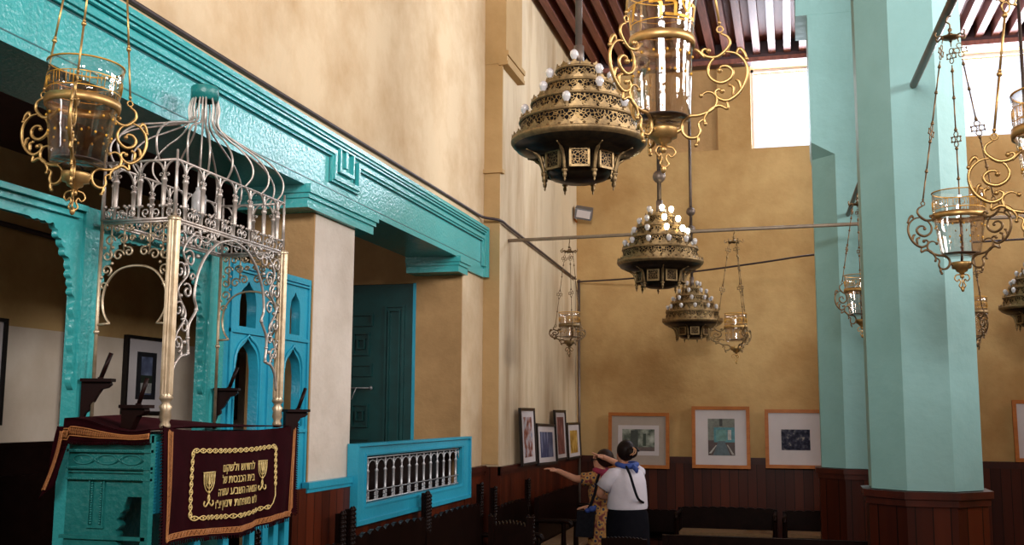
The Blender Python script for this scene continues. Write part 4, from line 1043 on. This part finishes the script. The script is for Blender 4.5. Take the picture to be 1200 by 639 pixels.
# little glass vessel hanging inside the canopy
hl = thing('oil_glass', 'small cloudy glass vessel hanging inside the iron canopy', 'glass', (-2.66, 4.38, 2.83))
b = MB(); b.lathe([(.001, -.075), (.026, -.07), (.034, -.05), (.034, .03), (.025, .045), (.018, .055), (.018, .07), (.001, .072)], n=18); b.build('vessel', M['bulb'], hl)
b = MB(); b.tube([(0, 0, .07), (0, 0, .45)], .004, 6); b.build('hanger', M['iron'], hl)

# ------------------------------------------------------------------ carved candle brackets
def bracket(loc, rz, label):
    o = thing('candle_bracket', label, 'bracket', loc, rz, 'carved wooden candle brackets')
    b = MB(); prof = [(0, 0), (.12, 0), (.125, -.012), (.11, -.026), (.085, -.032), (.07, -.055), (.055, -.085), (.038, -.10), (.04, -.12), (.02, -.135), (.012, -.16), (0, -.165)]
    n = len(prof); vs = [(p[0], -.016, p[1]) for p in prof]+[(p[0], .016, p[1]) for p in prof]
    b.add(vs, [tuple(range(n)), tuple(range(2*n-1, n-1, -1))]+[(i, n+i, n+(i+1) % n, (i+1) % n) for i in range(n)])
    b.box(0, .13, -.035, .035, 0, .014); b.build('corbel', M['bracket_wood'], o)
    b = MB(); b.tube([(.075, 0, .012), (.115, 0, .125)], .0095, 8); b.lathe([(.014, .012), (.012, .02), (.001, .022)], (.075, 0, 0), 10); b.build('stick', M['bracket_wood'], o)
    return o
bracket((-2.966, 4.02, 1.985), 0.30, 'dark carved bracket with slanting stick on the turquoise post at the left')
bracket((-2.72, 3.97, 1.872), -.15, 'dark carved bracket beside the thick front canopy post')
bracket((-2.966, 5.12, 1.97), .30, 'dark carved bracket on the second turquoise post, seen through the canopy')
bracket((-2.565, 5.14, 1.86), .9, 'dark carved bracket at the right end of the canopy by its far post')

# ------------------------------------------------------------------ framed pictures
PC = {}
def cmat(c):
    k = tuple(round(v, 3) for v in c)
    if k not in PC: PC[k] = mat('print_%d' % len(PC), c, .5, var=tuple(v*.62 for v in c), scale=22, stops=(.4, .62), coords='Object')
    return PC[k]
def noise_print(name, cols, scale, stretch=(1, 1, 1)):
    m = bpy.data.materials.new(name); m.use_nodes = True; nt = m.node_tree; bs = nt.nodes['Principled BSDF']; N = nt.nodes.new; L = nt.links.new
    tc = N('ShaderNodeTexCoord'); mp = N('ShaderNodeMapping'); mp.inputs['Scale'].default_value = stretch; n = N('ShaderNodeTexNoise'); n.inputs['Scale'].default_value = scale; n.inputs['Detail'].default_value = 6
    r = N('ShaderNodeValToRGB'); e = r.color_ramp.elements
    e[0].position = .3; e[0].color = (*cols[0], 1); e[1].position = .72; e[1].color = (*cols[-1], 1)
    for i, c in enumerate(cols[1:-1]): q = e.new(.3+.42*(i+1)/(len(cols)-1)); q.color = (*c, 1)
    L(tc.outputs['Object'], mp.inputs[0]); L(mp.outputs[0], n.inputs[0]); L(n.outputs[0], r.inputs[0]); L(r.outputs[0], bs.inputs['Base Color']); bs.inputs['Roughness'].default_value = .5; bs.inputs['Specular IOR Level'].default_value = .1
    return m
def picture(loc, rot, w, h, fw_, fm, label, mount, prints, inner=None, group='framed pictures', depth=.03):
    """local: x right, z up, front faces -y; prints = list of (x0,z0,x1,z1,material) in fractions of the frame; loc = centre"""
    o = thing('framed_picture', label, 'picture', loc, 0, group); o.rotation_euler = rot
    b = MB(); b.box(-w/2, w/2, -depth, 0, -h/2, -h/2+fw_); b.box(-w/2, w/2, -depth, 0, h/2-fw_, h/2); b.box(-w/2, -w/2+fw_, -depth, 0, -h/2+fw_, h/2-fw_); b.box(w/2-fw_, w/2, -depth, 0, -h/2+fw_, h/2-fw_)
    b.build('frame', M[fm], o)
    b = MB(); b.box(-w/2+fw_, w/2-fw_, -depth*.5, -depth*.2, -h/2+fw_, h/2-fw_); b.build('mount', M[mount], o)
    if inner:
        b = MB(); b.box(inner[0]*w-w/2, inner[2]*w-w/2, -depth*.5-.002, -depth*.5, inner[1]*h-h/2, inner[3]*h-h/2); tag(b.build('inner_mount', M['mount'], o), 'white inner mount')
    mats = []; b = MB()
    for k, (x0, z0, x1, z1, m) in enumerate(prints):
        if m not in mats: mats.append(m)
        b.cur = mats.index(m); yy = -depth*.5-.003-.0006*k
        if isinstance(x0, (list, tuple)):
            vs = [(p[0]*w-w/2, yy, p[1]*h-h/2) for p in x0]+[(p[0]*w-w/2, -depth*.5, p[1]*h-h/2) for p in x0]; q = len(x0)
            b.add(vs, [tuple(range(q)), tuple(range(2*q-1, q-1, -1))]+[(i, q+i, q+(i+1) % q, (i+1) % q) for i in range(q)]); continue
        b.box(x0*w-w/2, x1*w-w/2, yy, -depth*.5, z0*h-h/2, z1*h-h/2)
    b.build('print', mats, o)
    return o
gy = noise_print('print_street', [(.02, .03, .02), (.10, .12, .10), (.30, .33, .28), (.50, .52, .48)], 9)
dk = noise_print('print_crowd', [(.004, .004, .01), (.012, .012, .03), (.05, .05, .075), (.34, .30, .26)], 20)
tilt = math.radians(-3)
picture((-1.955, YB-.075, 1.515), (tilt, math.radians(.3), 0), .80, .72, .045, 'orange_wood', 'wide framed street photograph with beige mount, behind the two women', 'mount_beige',
        [(.23, .31, .76, .70, gy), (.37, .36, .49, .68, cmat((.03, .04, .03))), (.23, .31, .76, .38, cmat((.12, .08, .07))), (.57, .40, .62, .62, cmat((.02, .04, .02)))], inner=(.16, .23, .83, .77))
picture((-.895, YB-.075, 1.565), (tilt, 0, 0), .735, .79, .045, 'orange_wood', 'framed photograph of a blue hall interior, middle of the orange framed ones', 'mount',
        [(.28, .21, .74, .80, cmat((.16, .17, .14))), (.28, .21, .74, .45, cmat((.05, .02, .015))), (.38, .42, .74, .66, cmat((.05, .22, .26))), ([(.36, .21), (.66, .21), (.56, .45), (.46, .45)], 0, 0, 0, cmat((.06, .10, .12))), (.42, .44, .60, .62, cmat((.10, .26, .24))), (.62, .46, .68, .62, cmat((.45, .44, .42))),
         ([(.29, .24), (.33, .24), (.43, .37), (.41, .37)], 0, 0, 0, cmat((.45, .42, .38))), ([(.69, .22), (.73, .22), (.62, .38), (.60, .38)], 0, 0, 0, cmat((.40, .36, .32))), (.48, .68, .53, .80, cmat((.02, .02, .015)))])
picture((.06, YB-.075, 1.555), (tilt, 0, 0), .80, .74, .045, 'orange_wood', 'orange framed dark crowd photograph beside the rear turquoise column', 'mount', [(.25, .31, .69, .66, dk)])
picture((2.93, YB-.075, 1.68), (tilt, 0, 0), .70, .74, .045, 'orange_wood', 'orange framed picture cut by the right edge of the photo', 'mount', [(.28, .3, .72, .7, dk)])
pr1 = noise_print('print_a', [(.02, .02, .03), (.25, .08, .05), (.45, .42, .45), (.12, .16, .3)], 10)
pr2 = noise_print('print_b', [(.01, .012, .03), (.06, .07, .16), (.35, .38, .5)], 9, (5, 5, .5))
pr3 = noise_print('print_c', [(.05, .02, .02), (.22, .08, .07), (.45, .22, .18)], 11, (3, 3, .7))
pr4 = noise_print('print_d', [(.10, .05, .01), (.45, .26, .05), (.65, .45, .15)], 9)
def left_pic(y, z, w, h, label, prm, lean=3, rollv=0, box=(.25, .16, .75, .84)):
    # front faces +x
    o = picture((XP+.045+.5*h*math.sin(math.radians(lean)), y, z), (math.radians(-lean), math.radians(rollv), PI/2), w, h, .028, 'black_frame', label, 'mount', [(*box, prm)], group='black framed pictures on the pier', depth=.028)
    return o
left_pic(11.13, 1.615, .64, .60, 'tall black framed picture nearest on the pier, left of the other three', pr1, box=(.22, .14, .78, .84))
left_pic(12.05, 1.51, .98, .46, 'black framed picture of blue columns, second from the left on the pier', pr2, rollv=1.2, box=(.17, .18, .82, .80))
left_pic(12.80, 1.60, .62, .60, 'tall black framed picture with a red print, third on the pier', pr3, box=(.2, .12, .8, .86))
left_pic(13.62, 1.515, .82, .46, 'black framed picture with a golden print, beside the corner pipe', pr4, box=(.22, .16, .78, .78))
sk_ = noise_print('print_sky', [(.02, .02, .03), (.10, .12, .2), (.30, .36, .5)], 4)
def side_pic(y, z, w, h, label, prints, depth=.05):
    o = picture((-6.197, y, z), (0, 0, PI/2), w, h, .03, 'black_frame', label, 'mount', prints, group='pictures in the side room', depth=depth)
side_pic(9.34, 2.21, .72, .76, 'black framed landscape print on the side room wall, seen through the canopy', [(.27, .19, .73, .80, cmat((.015, .015, .02))), (.37, .25, .63, .74, sk_), (.37, .27, .63, .42, cmat((.35, .35, .34))), (.37, .40, .63, .50, cmat((.02, .03, .02)))])
side_pic(10.73, 2.15, .80, .76, 'dark framed picture behind the second turquoise post in the side room', [(.27, .19, .73, .80, cmat((.10, .08, .07)))])
side_pic(6.95, 2.17, .80, .86, 'black framed picture cut by the left edge of the photo', [(.27, .19, .73, .80, cmat((.15, .15, .18)))])

# ------------------------------------------------------------------ benches
def beaded(b, x, y, z0, z1, r):
    n = int((z1-z0)/(r*1.6)); prof = [(r*.8, z0)]
    for i in range(n):
        zz = z0+(z1-z0)*i/n; d = (z1-z0)/n
        prof += [(r*.6, zz), (r, zz+d*.3), (r, zz+d*.6), (r*.6, zz+d)]
    prof += [(.001, z1+.01)]; b.lathe(prof, (x, y, 0), 10)
def bench(loc, rz, L, D, label, hb=1.0, hp=1.22, arms=(0, 1), cushion=False, posts=True, group='dark carved wooden benches', arm_h=.72, crest=.028):
    """local: x along length 0..L, back at y=0, seat towards -y"""
    o = thing('bench', label, 'bench', loc, rz, group)
    b = MB(); b.box(.03, L-.03, -D, -.02, .40, .44); b.box(.05, L-.05, -D+.03, -D+.06, .28, .40); b.build('seat', M['dark_wood'], o)
    n = 10; top = []
    for i in range(n*4+1):
        t = i/(n*4); top.append((.04+(L-.08)*t, hb+crest*abs(math.sin(t*PI*n))+crest*.8*math.sin(t*PI)))
    fill2d('backrest', [(.04, .42), (L-.04, .42)]+top[::-1], [], .03, lambda u, v, w: (u, -.02+w, v), M['dark_wood'], o)
    for x in ((0.03, L-.03) if posts else ()):
        b = MB(); b.box(x-.03, x+.03, -.045, .01, 0, hp-.30); beaded(b, x-.018, -.035, hp-.30, hp, .017); beaded(b, x+.018, -.035, hp-.30, hp, .017); b.box(x-.022, x+.022, -.035, .01, hp-.30, hp-.01); b.build('post', M['dark_wood'], o)
    for x in (0.03, L-.03):
        b = MB(); b.lathe([(.022, 0), (.03, .03), (.018, .06), (.026, .2), (.018, .34), (.03, .38), (.024, arm_h-.03), (.03, arm_h)], (x, -D+.04, 0), 10); b.build('leg', M['dark_wood'], o)
        b = MB(); b.tube(cr([(x, -.02, arm_h+.02), (x, -D*.5, arm_h+.015), (x, -D+.02, arm_h+.02), (x, -D-.03, arm_h+.005), (x, -D-.045, arm_h-.03)], 4), .024, 8); b.build('armrest', M['dark_wood'], o)
    if not posts:
        for x in (0.03, L-.03): b = MB(); b.box(x-.025, x+.025, -.04, 0.01, 0, hb); b.build('leg', M['dark_wood'], o)
    if cushion:
        b = MB(); b.box(.06, L-.06, -D+.01, -.05, .44, .475); b.build('cushion', M['cushion'], o)
    return o
XB = XW+.10
bench((XB, 5.35, 0), PI/2, 1.22, .5, 'dark bench along the left wall beside the platform', hb=1.0)
bench((XB+.02, 6.62, 0), PI/2, 1.56, .5, 'dark carved bench with beaded posts under the near half of the blue balustrade', hb=1.02, hp=1.24)
bench((XB+.0, 8.22, 0), PI/2, 1.56, .5, 'dark carved bench with beaded posts under the far half of the blue balustrade', hb=1.0, hp=1.21)
bench((XB+.1, 9.84, 0), PI/2, 1.40, .45, 'dark bench against the pier, next after the balustrade benches', hb=.94, hp=1.17, cushion=True)
bench((XP+.10, 11.35, 0), PI/2, 2.2, .48, 'plain dark bench below the black framed pictures', hb=.96, posts=False, cushion=True, crest=.01, arm_h=.70)
bench((-1.91, 8.0, 0), PI, .36, .36, 'short dark seat with scalloped back facing away near the left benches', hb=1.0, hp=1.09, crest=.03, arm_h=.6)
bench((-1.40, 13.55, 0), 0, 1.20, .5, 'dark bench with brown cushion standing before the back wall, right of the women', hb=.72, posts=False, cushion=True, crest=.012, arm_h=.66)
bench((-.15, 13.60, 0), 0, 1.15, .5, 'dark bench with brown cushion before the back wall next to the rear column', hb=.70, posts=False, cushion=True, crest=.012, arm_h=.64)
bench((-1.62+.55, 13.62, 0), PI, 1.1, .45, 'dark bench at the back wall behind the white shirted woman', hb=.66, posts=False, cushion=True, crest=.01, arm_h=.6)
bench((.62, 9.55, 0), PI, 1.75, .46, 'long low bench with polished top rail in front, left of the big column', hb=.815, posts=False, crest=.0, arm_h=.60)
bench((-1.62, 9.3, 0), 0, .4, .35, 'small dark chair back beside the women', hb=.80, posts=False, crest=.01, arm_h=.6)
bench((-5.95, 6.3, 0), PI/2, 3.4, .5, 'long dark bench in the side room below the wall pictures', hb=1.34, posts=False, crest=.01)

# ------------------------------------------------------------------ people
def skin(name, nodes, edges, radii, m, parent, sub=2, root=0):
    me = bpy.data.meshes.new(name); me.from_pydata(nodes, edges, []); ob = bpy.data.objects.new(name, me); COL.objects.link(ob)
    md = ob.modifiers.new('skin', 'SKIN'); md.use_smooth_shade = True
    if not me.skin_vertices: pass
    for i, r in enumerate(radii):
        sv = me.skin_vertices[0].data[i]; sv.radius = (r, r) if not isinstance(r, tuple) else r; sv.use_root = (i == root)
    s2 = ob.modifiers.new('sub', 'SUBSURF'); s2.levels = sub; s2.render_levels = sub
    dg = bpy.context.evaluated_depsgraph_get(); dg.update()
    out = bpy.data.meshes.new_from_object(ob.evaluated_get(dg)); bpy.data.objects.remove(ob)
    out.name = name; out.materials.clear(); out.materials.append(m)
    for p in out.polygons: p.use_smooth = True
    o = bpy.data.objects.new(name, out); COL.objects.link(o); o.parent = parent
    return o
def body(parent, P, arms, sex_w=1.0):
    """P: dict of joints; arms: list of (shoulder, elbow, wrist, direction, point)"""
    nodes = []; edges = []; rad = []
    def add(p, r, link=None):
        nodes.append(tuple(p)); rad.append(r)
        if link is not None: edges.append((link, len(nodes)-1))
        return len(nodes)-1
    pel = add(P['pelvis'], .13); sp = add(P['waist'], .11, pel); ch = add(P['chest'], .125, sp); ub = add(P['upper'], .095, ch); nk = add(P['neck'], .047, ub); ja = add(P['jaw'], .055, nk)
    hd = add(P['head'], .080, ja); ht = add(P['crown'], .062, hd)
    f = Vector(P['face'])
    add(Vector(P['jaw'])+f*.052+Vector((0, 0, .045)), .010, hd)
    for s in (-1, 1):
        side = Vector((-f.y, f.x, 0))*s
        hp = add(Vector(P['pelvis'])+side*.06+Vector((0, 0, -.06)), .075, pel); kn = add(Vector(P['pelvis'])*1+side*.055+Vector((0, 0, -.45))+f*.02, .055, hp)
        an = add(Vector((P['pelvis'][0], P['pelvis'][1], .08))+side*.055, .035, kn); add(Vector((P['pelvis'][0], P['pelvis'][1], .03))+side*.055+f*.16, .028, an)
    for sh, el, wr, d, pointing in arms:
        a = add(sh, .052, ub); b2 = add(el, .038, a); c = add(wr, .026, b2); d = Vector(d).normalized(); pm = add(Vector(wr)+d*.055, .026, c)
        s = d.cross(Vector((0, 0, 1))).normalized(); u = s.cross(d)
        for k, (off, ln) in enumerate(((-.027, .062), (-.009, .072), (.009, .067), (.027, .052))):
            base = Vector(wr)+d*.09+s*off
            i1 = add(base, .009, pm)
            if pointing and k == 0: i2 = add(base+d*ln*.55, .008, i1); add(base+d*ln*1.05, .007, i2)
            else:
                cu = -.55 if pointing else -.22
                i2 = add(base+d*ln*.5+u*cu*ln*.5, .008, i1); add(base+d*ln*(.45 if pointing else .9)+u*cu*ln*1.3, .007, i2)
        t1 = add(Vector(wr)+d*.045-s*.035-u*.008, .011, pm); add(Vector(wr)+d*.085-s*.048-u*.012, .009, t1)
    return skin('body', nodes, edges, rad, M['skin'], parent)
# woman in white
w = thing('person', 'woman seen from behind in white T-shirt and black skirt, pointing with one arm', 'person', (-1.525, 10.2, 0))
f = Vector((-.78, .62, 0)).normalized()
body(w, dict(pelvis=(0, 0, .90), waist=(0, 0, 1.04), chest=(0, 0, 1.18), upper=(-.01, .01, 1.30), neck=(-.03, .03, 1.385), jaw=(-.05, .045, 1.43), head=(-.035, .03, 1.50), crown=(-.035, .03, 1.535), face=f),
     [((.09, .13, 1.31), (-.10, .24, 1.365), (-.235, .25, 1.425), (-.9, .05, .35), True), ((-.125, -.11, 1.29), (-.26, -.10, 1.10), (-.17, .10, 1.05), (.6, .7, 0), False)])
def loft(name, rings, fdir, m, parent, n=28, tubes=()):
    """rings: (x, y, z, half width, half depth); fdir faces forward"""
    b = MB(); sd = Vector((-fdir.y, fdir.x, 0)); vs = []; fs = []
    for (x, y, z, wd, dp) in rings:
        for j in range(n):
            a = 2*PI*j/n; k = 1+.012*math.sin(5*a+z*30)
            p = Vector((x, y, z))+sd*wd*math.cos(a)*k+fdir*dp*math.sin(a)*k; vs.append(p)
    for i in range(len(rings)-1):
        for j in range(n): fs.append((i*n+j, i*n+(j+1) % n, (i+1)*n+(j+1) % n, (i+1)*n+j))
    b.add(vs, fs, True)
    for pts, rr in tubes: b.tube(pts, rr, 14)
    return b.build(name, m, parent)
loft('tshirt', [(0, 0, .975, .205, .165), (0, 0, 1.0, .21, .17), (0, 0, 1.08, .20, .165), (0, 0, 1.16, .20, .16), (0, 0, 1.23, .20, .145), (-.004, .004, 1.285, .19, .125), (-.010, .010, 1.325, .165, .10), (-.018, .018, 1.352, .115, .078), (-.022, .022, 1.368, .068, .062), (-.024, .024, 1.374, .05, .05)], f, M['tee'], w,
     tubes=[([(-.06, -.07, 1.30), (-.115, -.115, 1.285), (-.16, -.12, 1.235), (-.205, -.12, 1.165)], [.062, .074, .074, .078]), ([(.06, .09, 1.29), (.09, .13, 1.30), (.02, .19, 1.335)], [.06, .068, .066])])
loft('skirt', [(0, 0, 1.0, .185, .15), (0, 0, .93, .205, .175), (0, 0, .82, .215, .19), (.005, 0, .60, .215, .19), (.005, 0, .35, .21, .185), (.005, 0, .25, .205, .18)], f, M['skirt'], w)
b = MB(); b.ball((-.008, .004, 1.515), .092, 16, 1.08, 10); b.ball((.045, -.04, 1.50), .062, 12, .95, 8); b.tube([(.05, -.05, 1.52), (.10, -.07, 1.53), (.125, -.075, 1.51)], [.03, .018, .006], 7); b.build('hair', M['hair'], w)
b = MB()
for s in (-1, 1): b.tube(cr([(.055+s*.01, -.115, 1.475), (.085+s*.01, -.115, 1.495), (.09+s*.006, -.11, 1.53), (.07, -.10, 1.545)], 3), .006, 6)
b.build('hair_clip', M['clip'], w)
b = MB(); b.tube(cr([(-.09, -.02, 1.385), (-.02, -.075, 1.37), (.06, -.05, 1.375), (.085, .03, 1.385), (.03, .09, 1.39), (-.07, .08, 1.38)], 4, True), .026, 8, closed=True)
b.tube([(.06, -.06, 1.375), (.10, -.08, 1.34), (.10, -.075, 1.31)], [.022, .026, .01], 7); b.build('scarf', M['blue_cloth'], w)
b = MB(); b.tube(cr([(.0, -.085, 1.375), (.05, -.165, 1.30), (.09, -.185, 1.18), (.125, -.165, 1.08), (.16, -.08, 1.04)], 4), .012, 6); b.build('bag_strap', M['strap'], w)
b = MB()
for s in (-1, 1): b.ball((s*.065-.05, s*.06+.06, .045), .05, 8, .8)
b.build('shoes', M['strap'], w)
# woman in the flowered dress
v = thing('person', 'woman in yellow flowered dress and magenta scarf stretching an arm to the pictures', 'person', (-1.84, 10.62, 0))
f = Vector((-.97, .2, 0)).normalized()
body(v, dict(pelvis=(0, 0, .86), waist=(0, 0, .98), chest=(0, 0, 1.10), upper=(0, 0, 1.21), neck=(-.01, 0, 1.30), jaw=(-.03, 0, 1.345), head=(-.01, 0, 1.41), crown=(0, 0, 1.445), face=f),
     [((-.06, -.11, 1.235), (-.24, -.10, 1.215), (-.415, -.08, 1.29), (-1, 0, .25), False), ((.02, .13, 1.22), (.03, .17, .99), (-.12, .10, .93), (-.8, -.3, 0), False)])
loft('dress', [(0, 0, .12, .20, .17), (0, 0, .35, .185, .15), (0, 0, .6, .175, .14), (.005, 0, .80, .175, .14), (.005, 0, .92, .16, .13), (0, 0, 1.0, .15, .125), (-.005, 0, 1.10, .155, .13), (0, 0, 1.18, .155, .115), (0, 0, 1.225, .14, .095), (0, 0, 1.255, .10, .07), (0, 0, 1.27, .06, .055)], f, M['floral'], v,
     tubes=[([(-.03, -.08, 1.225), (-.07, -.11, 1.232), (-.13, -.11, 1.22), (-.175, -.105, 1.215)], [.055, .066, .064, .068]), ([(.02, .10, 1.22), (.02, .14, 1.20), (.03, .155, 1.12)], [.055, .064, .062])])
b = MB(); b.ball((.034, -.008, 1.425), .090, 16, 1.0, 10); b.ball((.075, 0, 1.40), .06, 12, 1.0, 8); b.tube([(.02, -.06, 1.46), (.09, -.04, 1.44), (.13, -.02, 1.38)], [.03, .025, .008], 7); b.build('hair', M['hair_brown'], v)
b = MB(); b.tube(cr([(-.055, -.055, 1.30), (.0, -.10, 1.29), (.07, -.08, 1.28), (.09, 0, 1.28), (.05, .08, 1.29), (-.05, .07, 1.30)], 4, True), .034, 8, closed=True)
b.tube([(.03, -.11, 1.28), (.06, -.135, 1.22), (.05, -.14, 1.14), (.03, -.135, 1.09)], [.03, .045, .04, .01], 7); b.build('scarf', M['magenta'], v)
b = MB(); b.tube([(-.088, -.035, 1.405), (-.03, -.083, 1.415), (.03, -.095, 1.41)], .004, 5)
b.tube([(-.093-.0*a, -.03+.018*math.cos(a*PI/4), 1.405+.016*math.sin(a*PI/4)) for a in range(8)], .003, 4, closed=True); b.build('glasses', M['strap'], v)
b = MB(); b.tube(cr([(.0, -.085, 1.30), (-.02, -.155, 1.22), (-.04, -.165, 1.10), (-.085, -.165, .98), (-.12, -.165, .92)], 4), .014, 6); b.obox((-.13, -.19, .80), (.085, .0, .0), (0, .045, 0), (.01, 0, .125)); b.build('shoulder_bag', M['strap'], v)
b = MB(); b.ball((-.055, -.24, .945), .038, 10, .8); b.ball((-.10, -.235, .93), .03, 8, .8); b.tube([(-.055, -.24, .95), (-.02, -.23, .97)], .016, 6); tag(b.build('blue_cloth', M['blue_cloth'], v), 'blue cloth tied to the bag')
b = MB()
for s in (-1, 1): b.ball((-.10, s*.07, .045), .05, 8, .8)
b.build('shoes', M['strap'], v)
